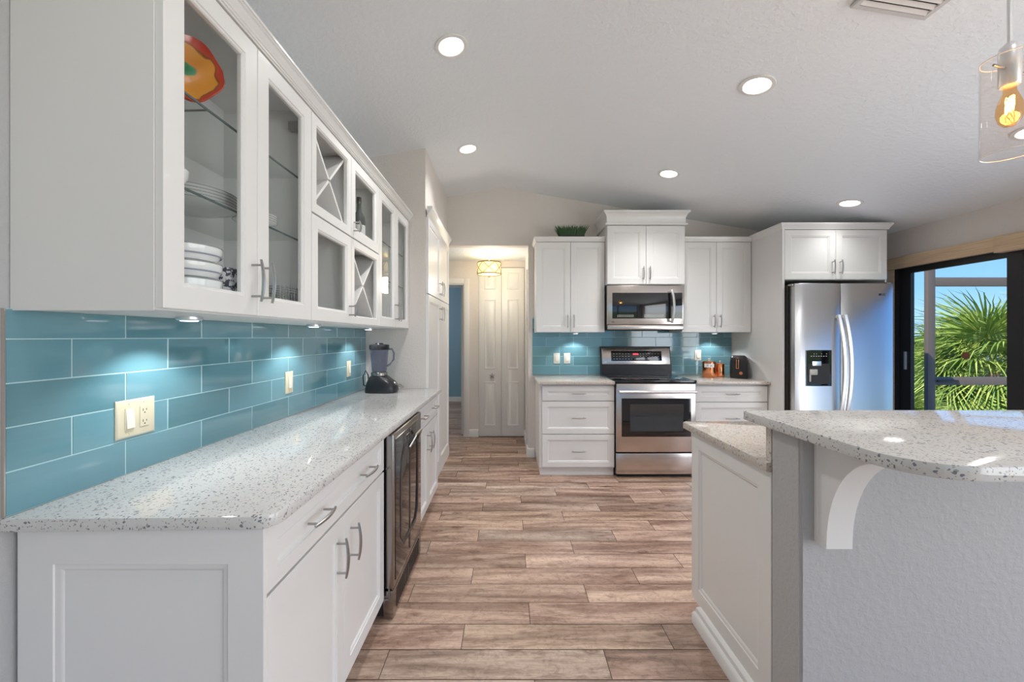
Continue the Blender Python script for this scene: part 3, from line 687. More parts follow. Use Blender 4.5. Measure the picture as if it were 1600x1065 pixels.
bm = B(); pts = [(.03, .0, .822), (.03, -.035, .822)]; tube(bm, [(.02, -.042, .822), (RW-.02, -.042, .822)], .0135, 12); rbox(bm, .022, .05, -.035, .004, .812, .832, .003); rbox(bm, RW-.05, RW-.022, -.035, .004, .812, .832, .003); obj('handle', bm, 'chrome', d)
bm = B(); rbox(bm, .006, RW-.006, .002, .034, .036, .234, .005); obj('storage_drawer', bm, 'steel', rg)
g_y = YB-RY-.09
bm = B(); box(bm, .0, RW, g_y, YB-RY-.012, .928, 1.04); bgd = obj('backguard', bm, 'black', rg)
bm = B(); rings(bm, [[(.0, g_y+.015, 1.03), (RW, g_y+.015, 1.03), (RW, g_y+.05, 1.225), (0, g_y+.05, 1.225)], [(0, YB-RY-.012, 1.03), (RW, YB-RY-.012, 1.03), (RW, YB-RY-.012, 1.225), (0, YB-RY-.012, 1.225)]], True, True); rbox(bm, -.003, RW+.003, g_y+.045, YB-RY-.012, 1.222, 1.232, .003); obj('top_housing', bm, 'black', bgd)
tilt = Matrix.Translation((0, g_y+.015, 1.03)) @ Matrix.Rotation(-math.atan2(.035, .195), 4, 'X')
def on_tilt(name, bm, m): bmesh.ops.transform(bm, matrix=tilt, verts=bm.verts[:]); return obj(name, bm, m, bgd)
bm = B(); rbox(bm, .008, RW-.008, -.004, .004, .008, .185, .004); on_tilt('control_fascia', bm, 'steel')
bm = B(); rbox(bm, .11, RW-.10, -.007, -.003, .045, .155, .002); on_tilt('control_panel', bm, 'blackglass')
bm = B()
for r_ in range(3):
    for c_ in range(16):
        if 5 < c_ < 9 and r_ > 0: continue
        box(bm, .135+c_*.0325, .146+c_*.0325, -.0078, -.0068, .065+r_*.028, .069+r_*.028)
on_tilt('button_marks', bm, 'mark')
bm = B(); box(bm, .35, .41, -.0078, -.0068, .112, .128); on_tilt('clock_display', bm, 'red_led')
tx = text('logo', 'LG', .018, 'mark', bgd, (.045, g_y+.012, 1.065), (PI/2, 0, 0))

# microwave
MY = 4.05
mw = thing('microwave', 'stainless over-range microwave with black glass door above the range', 'microwave', (.990, MY, 1.405)); MW_, MH = .772, .455
bm = B(); box(bm, .004, MW_-.004, .02, YB-MY-.012, .005, MH); obj('body', bm, 'dark', mw)
bm = B(); rbox(bm, 0, MW_, 0, .03, .058, MH-.002, .006); d = obj('door', bm, 'steel', mw)
bm = B(); panel(bm, .05, MW_-.02, .118, .378, [(0, 0), (.001, -.003), (.005, -.004)], back=False); obj('black_glass', bm, 'blackglass', d)
bm = B()
for c_ in range(10): 
    for r_ in range(2): box(bm, .10+c_*.017, .108+c_*.017, -.0048, -.0038, .135+r_*.014, .141+r_*.014)
for c_ in range(14):
    for r_ in range(2): box(bm, .37+c_*.014, .377+c_*.014, -.0048, -.0038, .135+r_*.014, .141+r_*.014)
obj('button_marks', bm, 'mark', d)
bm = B(); pts = [(.635+.014*(1-t*t), -.03-.025*(1-t*t), .24+t*.165) for t in [-1+k/5 for k in range(11)]]; tube(bm, pts, .013, 10); tube(bm, [(.635, 0, .09), (.635, -.03, .09)], .008); tube(bm, [(.635, 0, .39), (.635, -.03, .39)], .008); obj('handle', bm, 'chrome', d)
bm = B(); rbox(bm, .004, MW_-.004, .002, .035, .008, .054, .004); obj('vent_strip', bm, 'steel', mw)
text('logo', 'LG', .02, 'black_mark', d, (.055, -.001, .085), (PI/2, 0, 0))

# upper cabinets on the back wall
UF = 4.15
def bupper(label, x, w, yf, z0, z1, hz, crown, ch=.05):
    t = thing('wall_cabinet', label, 'cabinet', (x, yf, 0)); d = YB-yf-.002
    bm = B(); box(bm, 0, w, .021, d, z0, z1+.02); obj('body', bm, 'white', t)
    door(t, 0, w/2, z0+.002, z1, w/2-.032, hz); door(t, w/2, w, z0+.002, z1, w/2+.032, hz)
    bm = B(); sweep(bm, crown, [(-.025, z1+.003), (.004, z1+.003), (.008, z1+.012), (.018, z1+.028), (.022, z1+ch-.012), (.024, z1+ch), (-.025, z1+ch)]); obj('crown', bm, 'white', t); return t
bupper('white two-door wall cabinet left of the microwave with grass planter on top', .283, .705, UF, 1.386, 2.315, 1.50, [(-.0, .348), (0, 0), (.705, 0)])
bupper('white two-door wall cabinet between microwave and refrigerator panel', 1.78, .715, UF, 1.386, 2.315, 1.50, [(0, 0), (.715, 0)])
MF = 4.065
t = thing('wall_cabinet', 'tallest white two-door wall cabinet above the microwave with stepped crown', 'cabinet', (.993, MF, 0)); w = .783
bm = B(); box(bm, 0, w, .021, YB-MF-.002, 1.868, 2.60); obj('body', bm, 'white', t)
door(t, 0, w/2, 1.87, 2.462, w/2-.032, 1.98, s=.06); door(t, w/2, w, 1.87, 2.462, w/2+.032, 1.98, s=.06)
z = 2.465
bm = B(); sweep(bm, [(0, .432), (0, 0), (w, 0), (w, .432)], [(-.0, z), (.018, z), (.023, z+.006), (.023, z+.016), (.006, z+.022), (.006, z+.075), (.010, z+.085), (.018, z+.105), (.034, z+.122), (.042, z+.126), (.042, z+.140), (0, z+.140)]); obj('crown', bm, 'white', t)

# grass planter
t = thing('grass_planter', 'green artificial grass tuft in a low planter on top of the back wall cabinet', 'plant', (.655, 4.22, 2.366))
bm = B(); rbox(bm, -.13, .13, -.05, .05, 0, .03, .004); obj('planter', bm, 'pot', t)
bm = B(); rg_ = random.Random(8)
for k in range(420):
    x, y = rg_.uniform(-.125, .125), rg_.uniform(-.045, .045); h = rg_.uniform(.07, .125); dx = x*.45+rg_.uniform(-.02, .02); dy = rg_.uniform(-.03, .03); wd = .0035
    v = [bm.verts.new(p) for p in ((x-wd, y, .028), (x+wd, y, .028), (x+dx*.5+wd*.7, y+dy*.4, .028+h*.6), (x+dx*.5-wd*.7, y+dy*.4, .028+h*.6), (x+dx, y+dy, .028+h))]
    bm.faces.new((v[0], v[1], v[2], v[3])); bm.faces.new((v[3], v[2], v[4]))
obj('grass', bm, 'grass_dark', t, norm=False)

# canisters, toaster
def canister(label, x, y, r, h, lab):
    t = thing('canister', label, 'canister', (x, y, .9155))
    bm = B(); lathe(bm, [(r*.97, 0), (r, .004), (r, h*.88), (r*.98, h*.89)], seg=36); obj('canister_body', bm, 'copper', t)
    bm = B(); lathe(bm, [(r*1.03, h*.87), (r*1.04, h*.91), (r*.9, h*.96), (r*.3, h*.99), (.001, h)], seg=36); obj('lid', bm, 'copper', t); l_ = t.children[-1]
    bm = B(); lathe(bm, [(.006, h*.99), (.005, h+.008), (.011, h+.014), (.008, h+.022), (.001, h+.024)], seg=16); obj('knob', bm, 'chrome', l_)
    if lab:
        bm = B()
        rs = []
        for zz in (h*.60, h*.82):
            rs.append([(r*1.012*math.sin(a), -r*1.012*math.cos(a), zz) for a in [math.radians(-65+k*8) for k in range(12)]])
        R2 = [[bm.verts.new(p) for p in q_] for q_ in rs]
        for i in range(11): bm.faces.new((R2[0][i], R2[0][i+1], R2[1][i+1], R2[1][i]))
        lb_ = obj('label_plate', bm, 'porcelain', t, norm=False)
        text('lettering', 'Flour', .026, 'black_mark', lb_, (-.022, -r*1.02+.005, h*.71), (PI/2, 0, math.radians(-22)))
    return t
canister('larger copper canister with a white name plate on the right back counter', 2.118, 4.27, .066, .175, True)
canister('smaller copper canister between the labelled canister and the black toaster', 2.25, 4.30, .046, .15, False)
t = thing('toaster', 'black toaster seen end-on beside the copper canisters', 'toaster', (2.395, 4.20, .9155), math.radians(-30))
bm = B(); rs = []
for z, wx, wy in ((0, .078, .095), (.02, .082, .10), (.17, .080, .098), (.215, .072, .09), (.23, .055, .08)):
    rs.append([(wx*math.copysign(abs(math.cos(a))**.35, math.cos(a)), wy*math.copysign(abs(math.sin(a))**.35, math.sin(a)), z) for a in [2*PI*k/32 for k in range(32)]])
rings(bm, rs, True, True); obj('toaster_body', bm, mat('matt_black', (.012, .012, .013), .35), t)
bm = B(); rbox(bm, -.024, .002, -.107, -.099, .10, .21, .002); obj('lever_slot', bm, 'copper', t)
bm = B(); rbox(bm, -.018, -.004, -.110, -.106, .105, .205, .001); obj('lever_track', bm, 'black', t)
bm = B(); rbox(bm, -.026, .004, -.132, -.105, .195, .207, .003); obj('lever', bm, 'black', t)
bm = B(); lathe(bm, [(.016, -.113), (.018, -.099)], (.02, 0, .055), 20, 'y'); obj('dial', bm, 'copper', t)

# ------------------------------------------------------------------ refrigerator and its surround
PF = 3.685; PX0 = 2.50
t = thing('wall_cabinet', 'white refrigerator surround with tall side panels and two-door cabinet on top', 'cabinet', (PX0+.021, PF, 0)); w = .937
bm = B(); box(bm, -.021, -.001, 0, YB-PF-.002, 0, 2.345); obj('side_panel', bm, 'white', t)
bm = B(); box(bm, 0, w, .021, YB-PF-.002, 1.862, 2.345); box(bm, w, w+.012, .021, YB-PF-.002, 0.0, 2.345); obj('body', bm, 'white', t)
door(t, 0, w/2, 1.864, 2.318, w/2-.035, 1.975, hl=.13); door(t, w/2, w, 1.864, 2.318, w/2+.035, 1.975, hl=.13)
bm = B(); sweep(bm, [(-.021, .47), (-.021, 0), (w+.012, 0), (w+.012, .6)], [(-.02, 2.322), (.002, 2.322), (.006, 2.332), (.014, 2.348), (.022, 2.358), (.026, 2.366), (.026, 2.378), (-.02, 2.378)]); obj('crown', bm, 'white', t)
FY = 3.575; fx = 2.545
fr = thing('refrigerator', 'stainless side-by-side refrigerator with ice dispenser in the left door', 'refrigerator', (fx, FY, 0)); FW = .872
bm = B(); box(bm, -.018, FW-.0, .085, .86, .02, 1.80); box(bm, .02, FW-.02, .12, .8, 0, .02); obj('body', bm, 'dark', fr)
sp = .405
ddoors = []
for a, b_ in ((0, sp-.003), (sp+.003, FW)):
    bm = B(); rs = []
    n = 14
    for z in (.06, .062, 1.810, 1.814):
        e_ = .003 if z in (.06, 1.814) else 0
        front = [(a+e_+(b_-a-2*e_)*k/n, (.012 if k in (0, n) else .004 if k in (1, n-1) else 0)-.004*(1-((k-n/2)/(n/2))**2)+e_, z) for k in range(n+1)]
        rs.append(front+[(b_-e_, .08, z), (a+e_, .08, z)])
    rings(bm, rs, True, True); ddoors.append(obj('door', bm, 'fsteel', fr, ang=50))
for i, cx in enumerate((sp-.028, sp+.028)):
    bm = B(); pts = []; 
    for k in range(15):
        t_ = -1+2*k/14; q = 1-t_*t_; pts.append((cx+(.022*q-.012), -.020-.042*q, 1.065+t_*.470))
    R_ = []
    for p in pts: R_.append([(p[0]-.014, p[1]-.008, p[2]), (p[0]+.006, p[1]-.012, p[2]), (p[0]+.014, p[1]-.008, p[2]), (p[0]+.014, p[1]+.010, p[2]), (p[0]-.014, p[1]+.010, p[2])])
    rings(bm, R_, True, True)
    for z in (.61, 1.52): box(bm, cx-.022, cx+.0, -.018, .002, z-.012, z+.012)
    obj('handle', bm, 'chrome', ddoors[i])
bm = B(); x0, x1, z0, z1 = .083, .315, .903, 1.224
panel(bm, x0, x1, z0, z1, [(0, .0), (.001, -.005), (.006, -.006), (.008, -.0055)], y=.0, back=False); dp = obj('dispenser', bm, 'blackglass', ddoors[0])
bm = B(); panel(bm, x0+.02, x1-.02, z0+.02, z0+.20, [(0, -.0002), (.008, .0)], y=-.0060, back=False); obj('recess', bm, 'dark', dp)
bm = B(); rbox(bm, x0+.055, x0+.135, -.012, -.006, z1-.14, z1-.10, .002); obj('chute', bm, 'chrome', dp)
bm = B(); rbox(bm, x0+.03, x0+.10, -.016, -.006, z0+.10, z0+.15, .004); rbox(bm, x0+.03, x0+.045, -.012, -.006, z0+.04, z0+.12, .003); obj('paddle', bm, mat('paddle_grey', (.45, .43, .38), .4), dp)
bm = B()
for k in range(7): box(bm, x0+.045+k*.022, x0+.056+k*.022, -.0066, -.0058, z1-.058, z1-.053)
for k in (1, 2, 4, 6): box(bm, x0+.05+k*.022, x0+.055+k*.022, -.0066, -.0058, z1-.038, z1-.032)
obj('button_marks', bm, 'mark', dp)
text('logo', 'LG', .028, 'black_mark', ddoors[1], (FW-.10, -.004, 1.715), (PI/2, 0, 0))
bm = B(); lathe(bm, [(.011, -.0048), (.011, -.0035)], (FW-.13, 0, 1.715), 20, 'y'); obj('logo_disc', bm, 'black_mark', ddoors[1])
bm = B(); rbox(bm, -.012, .03, .03, .10, 1.797, 1.815, .003); rbox(bm, FW-.03, FW+.0, .03, .10, 1.8145, 1.83, .003); obj('hinge_cover', bm, 'steel_dark', fr)

# ------------------------------------------------------------------ island, bar wall
IX = .888
isl = thing('island_cabinet', 'white panelled island cabinet below the lower island counter', 'island', (0, 0, 0))
bm = B(); box(bm, IX+.0205, 3.0, 1.375, 1.94, .10, .882); box(bm, IX+.05, 3.0, 1.375, 1.86, 0, .10); obj('body', bm, 'white', isl)
bm = B(); panel(bm, -1.958, -1.366, .085, .882, [(0, .02), (0, .0015), (.0015, 0), (.07, 0), (.072, .003), (.080, .004), (.088, .010)]); o = obj('side_panel', bm, 'white', isl); o.matrix_local = Matrix.Translation((IX, 0, 0)) @ Matrix.Rotation(-PI/2, 4, 'Z')
bm = B(); sweep(bm, [(2.99, 1.862), (IX+.006, 1.862), (IX+.006, 1.366)], [(-.04, 0), (.034, 0), (.034, .045), (.028, .055), (.022, .060), (.020, .078), (.010, .088), (.004, .092), (-.04, .092)]); 
bmesh.ops.reverse_faces(bm, faces=bm.faces[:]); obj('base_moulding', bm, 'white', isl)
bm = B(); slab(bm, [(.872, 1.365), (3.02, 1.365), (3.02, 2.035), (.890, 2.035), (.872, 2.017)], .883, .915)
ic = tag(obj('countertop', bm, 'quartz_warm'), 'low speckled island countertop behind the raised bar wall', 'countertop')
bm = B(); box(bm, .8865, 3.02, 1.363, 1.39, .9155, 1.034); obj('upstand', bm, 'quartz_warm', ic)
bm = B(); box(bm, .8855, 3.3, 1.225, 1.362, 0, 1.036); bmesh.ops.bevel(bm, geom=[e for e in bm.edges if abs(e.verts[0].co.z-e.verts[1].co.z) > .5], offset=.008, segments=3, affect='EDGES'); struct('wall_bar', bm, 'wall_light')
bm = B(); slab(bm, [(3.35, .838), (3.35, 1.505), (.868, 1.485)][::1] + [(.860, 1.477)] + [(.860-.003*0, 1.10)] + arc(1.00, .978, .14, 180, 270, 14), 1.037, 1.070)
bmesh.ops.reverse_faces(bm, faces=bm.faces[:])
tag(obj('countertop', bm, 'quartz'), 'raised speckled bar top with rounded corner nearest the camera', 'countertop')
# corbel
cb = thing('corbel', 'white curved corbel bracket under the raised bar top', 'bracket', (.927, 1.2245, .721))
out = [(0, 0), (-.048, 0)]
for k in range(13):
    a = math.radians(90*k/12); out.append((-.048-.182*(1-math.cos(a)), .012+.288*math.sin(a)))
out += [(-.245, .3155), (0, .3155)]
bm = B(); prism(bm, out, 0, .076, 'yz'); obj('corbel_body', bm, 'white', cb)
# recessed line on left face
bm = B(); ins_ = [(-.018, .03), (-.026, .03)] + [(-.026-.005-.18*(1-math.cos(math.radians(90*k/12))), .04+.26*math.sin(math.radians(90*k/12))) for k in range(13)] + [(-.018, .30)]
pts = [(-.001, p[0], p[1]) for p in ((-.014, .025), (-.014, .295))]; tube(bm, pts, .0022, 6); tube(bm, [(-.001, -.014, .297), (-.001, -.19, .297)], .0022, 6); obj('edge_bead', bm, 'white', cb)

# ------------------------------------------------------------------ pendant over the bar
def pendant(label, x, y):
    t = thing('pendant_lamp', label, 'pendant lamp', (x, y, 0), 0)
    zc = cz(x)
    bm = B(); lathe(bm, [(.06, zc-.03), (.06, zc-.004)], seg=28); lathe(bm, [(.02, zc-.05), (.06, zc-.03)], seg=28); obj('canopy', bm, 'chrome', t)
    bm = B(); tube(bm, [(0, 0, 2.20), (0, 0, zc-.03)], .0065, 12); obj('stem', bm, 'chrome', t)
    bm = B(); lathe(bm, [(.009, 2.215), (.022, 2.20), (.0235, 2.19), (.0235, 2.09), (.020, 2.085)], seg=28); obj('socket', bm, 'chrome', t)
    bm = B(); tube(bm, [(-.072, -.02, 2.135), (.072, .02, 2.135)], .0035, 8); obj('cross_bar', bm, 'nickel', t)
    bm = B(); lathe(bm, [(.058, 1.885), (.0605, 1.883), (.0605, 2.168), (.058, 2.166), (.058, 1.885)], seg=56, cap=False); obj('glass_shade', bm, 'shade_glass', t)
    for z in (1.884, 2.167):
        bm = B(); rings(bm, [[((.0592+.0016*math.cos(b))*math.cos(a), (.0592+.0016*math.cos(b))*math.sin(a), z+.0016*math.sin(b)) for b in [2*PI*q/6 for q in range(6)]] for a in [2*PI*k/48 for k in range(48)]], loop=True); obj('glass_rim', bm, mat('glass_rim', (.75, .74, .73), .15), t)
    bm = B(); lathe(bm, [(.013, 2.085), (.014, 2.07), (.027, 2.03), (.029, 2.005), (.023, 1.98), (.012, 1.968), (.001, 1.966)], seg=28, cap=False); b_ = obj('bulb', bm, 'bulb_glass', t)
    bm = B(); pts = []
    for k in range(33): a = k*PI/4; pts.append((.009*math.cos(a), .009*math.sin(a), 2.03+.026*math.sin(k*.9)))
    tube(bm, pts, .0011, 5); obj('filament', bm, 'filament', b_)
    light('pendant_glow', 'POINT', (x, y, 2.03), 2.5, (1, .62, .28), shadow_soft_size=.02)
    return t
pendant('clear glass cylinder pendant lamp with glowing amber bulb over the raised bar', 1.491, 1.20)

# hall drum light
t = thing('ceiling_lamp', 'small lit drum ceiling lamp with crossed brass straps in the hallway', 'ceiling lamp', (-.245, 5.05, HZ))
bm = B(); lathe(bm, [(.05, -.025), (.055, -.012), (.05, -.001)], seg=28); obj('canopy', bm, 'trim', t)
bm = B(); tube(bm, [(0, 0, -.02), (0, 0, -.10)], .008); obj('stem', bm, 'trim', t)
bm = B(); lathe(bm, [(.14, -.235), (.145, -.09)], seg=40, cap=False); lathe(bm, [(.001, -.25), (.08, -.245), (.14, -.235)], seg=40, cap=False); sh = obj('drum_shade', bm, 'shade', t)
bm = B()
for z in (-.092, -.234): lathe(bm, [(.146, z-.006), (.149, z-.006), (.149, z+.006), (.146, z+.006)], seg=40, cap=False)
for k in range(6):
    a0, a1 = k*PI/3, (k+1)*PI/3
    for u, v_ in ((-.234, -.092), (-.092, -.234)):
        tube(bm, [(.149*math.cos(a0+(a1-a0)*s_/6), .149*math.sin(a0+(a1-a0)*s_/6), u+(v_-u)*s_/6) for s_ in range(7)], .004, 6)
lathe(bm, [(.018, -.256), (.012, -.27), (.001, -.275)], seg=12); obj('straps', bm, 'gold', sh)
light('hall_lamp', 'POINT', (-.245, 5.05, HZ-.06), 3, (1, .90, .74), shadow_soft_size=.07)
light('hall_fill_low', 'POINT', (-.2, 4.82, HZ-.40), 5.5, (1, .92, .80), shadow_soft_size=.1)  # added fill below the drum, raises the ambient light in the hall
light('bedroom_light', 'POINT', (-2.2, 6.9, 1.9), 22, (.95, .97, 1), shadow_soft_size=.3)  # unseen point light, no fixture in the bedroom

# ------------------------------------------------------------------ recessed lights
def can(label, x, y, spot=True, e=42):
    sl = SL if x < RIDGE_X else -SR
    t = thing('recessed_light', label, 'ceiling light', (x, y, cz(x)), 0, None); t.rotation_euler = (0, -math.atan(sl), 0)
    bm = B(); lathe(bm, [(.092, -.0005), (.090, -.006), (.072, -.008), (.066, -.003), (.066, -.0005)], seg=44, cap=False); obj('trim_ring', bm, 'trim', t)
    bm = B(); lathe(bm, [(.0001, -.0025), (.066, -.0025)], seg=44, cap=False); obj('lens', bm, 'light_lens', t)
    light('can_spot', 'SPOT', (x, y, cz(x)-.03), e, (1, .99, .975), spot_size=math.radians(125), spot_blend=1, shadow_soft_size=.065)
for a in (('recessed ceiling light nearest the left cabinets, large at top centre', -.322, 2.25), ('recessed ceiling light above the island on the right slope, nearer row', 1.396, 2.267),
          ('recessed ceiling light near the ridge in front of the pantry block', -.352, 3.469, True, 22), ('recessed ceiling light in front of the range wall cabinets', 1.388, 3.498), ('recessed ceiling light in front of the refrigerator', 2.942, 3.478, True, 8),
          ('recessed ceiling light on the right slope near the glass door, out past the vent', 2.95, 2.26)): can(*a)
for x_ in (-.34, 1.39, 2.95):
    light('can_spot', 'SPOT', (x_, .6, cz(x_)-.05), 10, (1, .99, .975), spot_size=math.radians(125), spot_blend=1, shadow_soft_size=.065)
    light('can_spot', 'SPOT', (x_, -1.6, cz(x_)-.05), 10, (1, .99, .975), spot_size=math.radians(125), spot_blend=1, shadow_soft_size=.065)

# ceiling vent
t = thing('ceiling_vent', 'white slatted air vent on the ceiling at the top right', 'vent', (1.605, 1.60, cz(1.605)-.006)); t.rotation_euler = (0, math.atan(SR), 0)
bm = B(); panel(bm, -.16, .16, -.11, .11, [(0, 0), (0, -.006), (.004, -.010), (.022, -.010), (.024, -.004)], opening=True); bmesh.ops.transform(bm, matrix=Matrix.Rotation(PI/2, 4, 'X'), verts=bm.verts[:]); obj('frame', bm, mat('vent_enamel', (.60, .60, .60), .4), t, rot=(0, 0, 0))
bm = B()
bmesh.ops.transform(bm, matrix=Matrix.Identity(4), verts=bm.verts[:])
for k in range(6):
    y = -.075+k*.03; prism(bm, [(y-.008, -.002), (y+.008, -.010), (y+.008, -.012), (y-.008, -.004)], -.138, .138, 'yz')
obj('slats', bm, 'inner', t)
bm = B(); box(bm, -.14, .14, -.09, .09, .002, .004); obj('dark_backing', bm, 'dark', t)  # dark sheet behind the slats in place of duct shade

# ------------------------------------------------------------------ sliding glass doors in the right wall
def frame_y(bm, y0, y1, z0, z1, x0, x1, sw, tb=None):
    tb = tb or sw; box(bm, x0, x1, y0, y0+sw, z0, z1); box(bm, x0, x1, y1-sw, y1, z0, z1); box(bm, x0, x1, y0+sw, y1-sw, z0, z0+tb); box(bm, x0, x1, y0+sw, y1-sw, z1-tb, z1)
bm = B(); frame_y(bm, .35, 3.925, 0, DZ, XR+.0, XR+.11, .045, .03); struct('window_1', bm, 'bronze')
def slider(name, y0, y1, x0, **kw):
    bm = B(); frame_y(bm, y0, y1, .03, DZ-.03, x0, x0+.035, .10, .05); s_ = struct(name, bm, 'bronze')
    bm = B(); box(bm, x0+.015, x0+.019, y0+.09, y1-.09, .07, DZ-.07); obj('glass_pane', bm, 'window', s_); return s_
d1 = slider('door_2', 2.95, 3.88, XR+.012); d2 = slider('door_3', 1.98, 3.02, XR+.055); d3 = slider('door_4', 1.00, 2.05, XR+.012)
bm = B(); rbox(bm, XR+.0, XR+.013, 3.812, 3.836, 1.03, 1.20, .003); obj('latch', bm, 'chrome', d1)
bm = B(); frame_y(bm, -3.3, .1, 0, DZ, XR+.0, XR+.11, .06); struct('window_2', bm, 'bronze')
bm = B(); lathe(bm, [(.030, XR+.024), (.030, XR+.026)], (0, 3.335, 1.185), 28, 'x'); tag(obj('glass_sticker', bm, 'brown'), 'small round brown disc stuck on the sliding glass door', 'sticker')
bm = B(); box(bm, XR-.004, XR+.0, 3.925, 3.98, 0, 2.0); struct('trim_3', bm, 'valance')
for (a, b_, zz, x0, lb) in ((3.07, 4.00, 1.992, XR-.045, 'tan woven valance over the sliding door, farther section beside the refrigerator'), (1.3, 3.068, 1.975, XR-.07, 'tan woven valance over the sliding door, nearer section at the right edge')):
    t = thing('window_valance', lb, 'blind', (0, 0, 0)); bm = B(); rbox(bm, x0, XR-.001, a, b_, zz, 2.10, .004); obj('cassette', bm, 'valance', t)
    bm = B(); rbox(bm, x0-.004, x0+.002, a+.002, b_-.002, zz+.05, zz+.058, .001); obj('seam', bm, 'valance', t)
# rear sliding frames
for i, (a, b_) in enumerate(((-.95, .5), (.5, 1.95), (1.95, 3.4))):
    bm = B(); box(bm, a, a+.05, -4.07, -4.03, 0, 2.3); box(bm, b_-.05, b_, -4.07, -4.03, 0, 2.3); box(bm, a+.05, b_-.05, -4.07, -4.03, 2.24, 2.3); struct('window_%d' % (3+i), bm, 'bronze')

# ------------------------------------------------------------------ outdoors
bm = B(); box(bm, XR+.12, 9.5, .0, 5.35, -.14, -.03); struct('patio', bm, 'concrete')
bm = B(); v = [bm.verts.new(p) for p in ((-80, -60, -.6), (120, -60, -.6), (120, 26, -.6), (-80, 26, -.6))]; bm.faces.new(v); struct('ground', bm, 'lawn', norm=False)
bm = B(); v = [bm.verts.new(p) for p in ((-80, 26, -.62), (160, 26, -.62), (160, 70, -.62), (-80, 70, -.62))]; bm.faces.new(v); struct('water', bm, 'water', norm=False)
# screen enclosure of the lanai, parallel to the back wall
SY = 5.05
sc = thing('screen_enclosure', 'dark grey aluminium screen enclosure frame standing outside the sliding door', 'enclosure', (0, SY, 0))
bm = B(); rbox(bm, 5.25, 5.345, 0, .05, -.03, 3.2, .004); obj('post', bm, 'grey_metal', sc)
bm = B(); rbox(bm, 7.6, 7.695, 0, .05, -.03, 3.2, .004); obj('post', bm, 'grey_metal', sc)
bm = B(); rbox(bm, 5.345, 7.6, .0, .05, 1.975, 2.085, .004); obj('rail', bm, 'grey_metal', sc)
bm = B(); rbox(bm, 5.345, 7.6, .0, .05, .735, .835, .004); r_ = obj('rail', bm, 'grey_metal', sc)
bm = B(); rbox(bm, 5.36, 5.62, -.02, 0, .775, .80, .004); obj('latch', bm, 'black', r_)

# fan palms : each frond one object part
def frond_mesh(seed, Lf=.95, ns=50):
    r = random.Random(seed); bm = B()
    tube(bm, [(0, 0, 0), (.35, 0, .05), (.7, 0, .0)], [.012, .009, .007], 5)
    hub = Vector((.7, 0, 0))
    for k in range(ns):
        a = math.radians(-125+250*k/(ns-1)); ln = Lf*(.72+.28*math.cos(a*.7))*r.uniform(.9, 1.08); d = Vector((math.cos(a), math.sin(a), 0)); side = Vector((-d.y, d.x, 0))
        pts = []
        n = 5
        for i in range(n+1):
            t_ = i/n; wdt = .0125*(1-t_)**.6*(.7+1.4*min(t_*2.2, 1))*.8; dr_ = -.55*ln*t_**2.4*r.uniform(.7, 1.2)+.05*t_
            p = hub+d*ln*t_+Vector((0, 0, dr_)); pts.append((p-side*wdt, p+Vector((0, 0, -.012*(1-t_))), p+side*wdt))
        V = [[bm.verts.new(q) for q in p] for p in pts]
        for i in range(n):
            for j in range(2): bm.faces.new((V[i][j], V[i][j+1], V[i+1][j+1], V[i+1][j]))
    me = bpy.data.meshes.new('frond'); bm.to_mesh(me); bm.free(); me.materials.append(M['frond']); return me
FM = [frond_mesh(s) for s in (1, 2, 3)]
def palm(label, x, y, zc, n, sc_, seed, trunk=True, zbase=-.6):
    t = thing('fan_palm', label, 'palm', (x, y, zbase), 0, None); r = random.Random(seed)
    bm = B(); h = zc-zbase
    tube(bm, [(0, 0, 0), (.03, .02, h*.5), (0, 0, h+.02)], [.17, .14, .10], 12); obj('trunk', bm, 'bark', t)
    for k in range(n):
        o = bpy.data.objects.new('frond', FM[k % 3]); C.objects.link(o); o.parent = t
        el = math.radians(85-130*((k+.5)/n)**.9); az = k*2.39996+r.uniform(-.2, .2)
        o.location = (0, 0, h+r.uniform(-.1, .1)); o.rotation_euler = (r.uniform(-.5, .5), -el, az); s_ = sc_*r.uniform(.85, 1.12); o.scale = (s_, s_, s_)
palm('large bright fan palm just outside the screen enclosure, centre of the glass door', 9.6, 8.0, .60, 52, 1.1, 3)
palm('tall fan palm at the right, its spiky crown against the sky beside the door stile', 14.0, 9.6, 1.35, 40, 1.15, 7)
palm('low fan palm at the left of the door view, beside the screen post', 6.6, 6.9, -.35, 34, .7, 11)
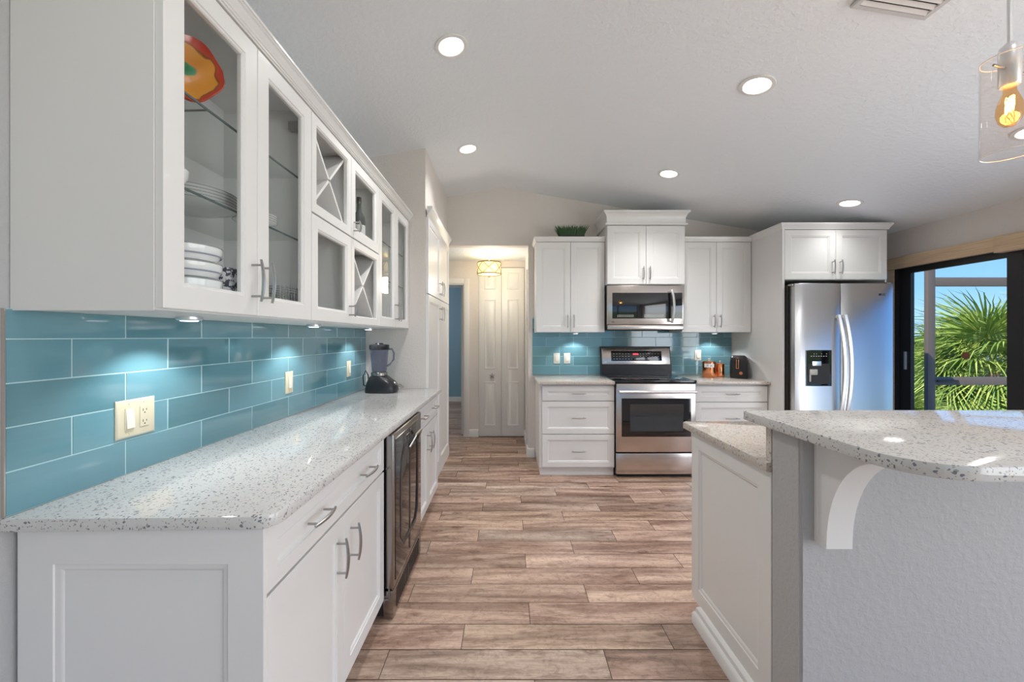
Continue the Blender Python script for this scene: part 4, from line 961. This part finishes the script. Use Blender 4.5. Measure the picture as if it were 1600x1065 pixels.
# dense shrubs
def bush(name, label, cat, x, y, z0, rx, ry, rz, n, size, m, seed, group=None):
    r = random.Random(seed); bm = B()
    for k in range(n):
        u, v_ = r.uniform(0, 2*PI), math.acos(r.uniform(-.2, 1)); q = r.uniform(.75, 1.03)
        lump = 1+.16*math.sin(3*u+seed)+.1*math.cos(5*v_+seed)
        p = Vector((rx*math.sin(v_)*math.cos(u)*q*lump, ry*math.sin(v_)*math.sin(u)*q*lump, rz*math.cos(v_)*q*lump)); a = Vector((r.gauss(0, 1), r.gauss(0, 1), r.gauss(0, 1))).normalized(); b_ = a.cross(Vector((r.gauss(0, 1), r.gauss(0, 1), r.gauss(0, 1)))).normalized(); s_ = size*r.uniform(.6, 1.3)
        vs = [bm.verts.new(p+a*s_), bm.verts.new(p+b_*s_*.45), bm.verts.new(p-a*s_), bm.verts.new(p-b_*s_*.45)]; bm.faces.new(vs)
    t = thing(name, label, cat, (x, y, z0), 0, group); obj('foliage', bm, m, t, norm=False)
    bm = B(); tube(bm, [(0, 0, 0), (0, 0, rz*.8)], [.12, .04], 8); obj('stem', bm, 'bark', t)
rr = random.Random(5)
for i, (x, y, rx, rz) in enumerate(((40, 44, 6, 2.0), (53, 45, 6, 2.5), (26, 44, 5, 1.6))):
    bush('tree', ['round green tree on the far bank behind the large palm', 'taller green tree on the far bank near the right stile', 'low tree on the far bank at the left of the door view'][i], 'tree', x, y, -.6, rx, 3, rz+.6, 3000, .40, 'hedge', i)
for i, (x, y, rx, rz) in enumerate(((14.0, 13.4, 1.5, 1.9), (18.6, 13.4, 1.7, 1.9), (10.9, 12.0, 1.2, 1.1))):
    bush('shrub', ['leafy shrub behind the large palm', 'leafy shrub right of the large palm and behind it', 'leafy shrub by the left side of the door view'][i], 'shrub', x, y, -.6, rx, 1.2, rz, 2400, .14, 'shrub', 20+i)
# dock at the canal
dk = thing('dock', 'pale wooden dock with posts by the canal behind the palms', 'dock', (17.5, 21, -.6))
bm = B(); box(bm, -3, 3, 0, 1.6, .35, .45); obj('deck', bm, 'concrete', dk)
for k in range(6):
    bm = B(); tube(bm, [(-2.8+k*1.1, 0, 0), (-2.8+k*1.1, 0, .9)], .08); obj('post', bm, 'concrete', dk)
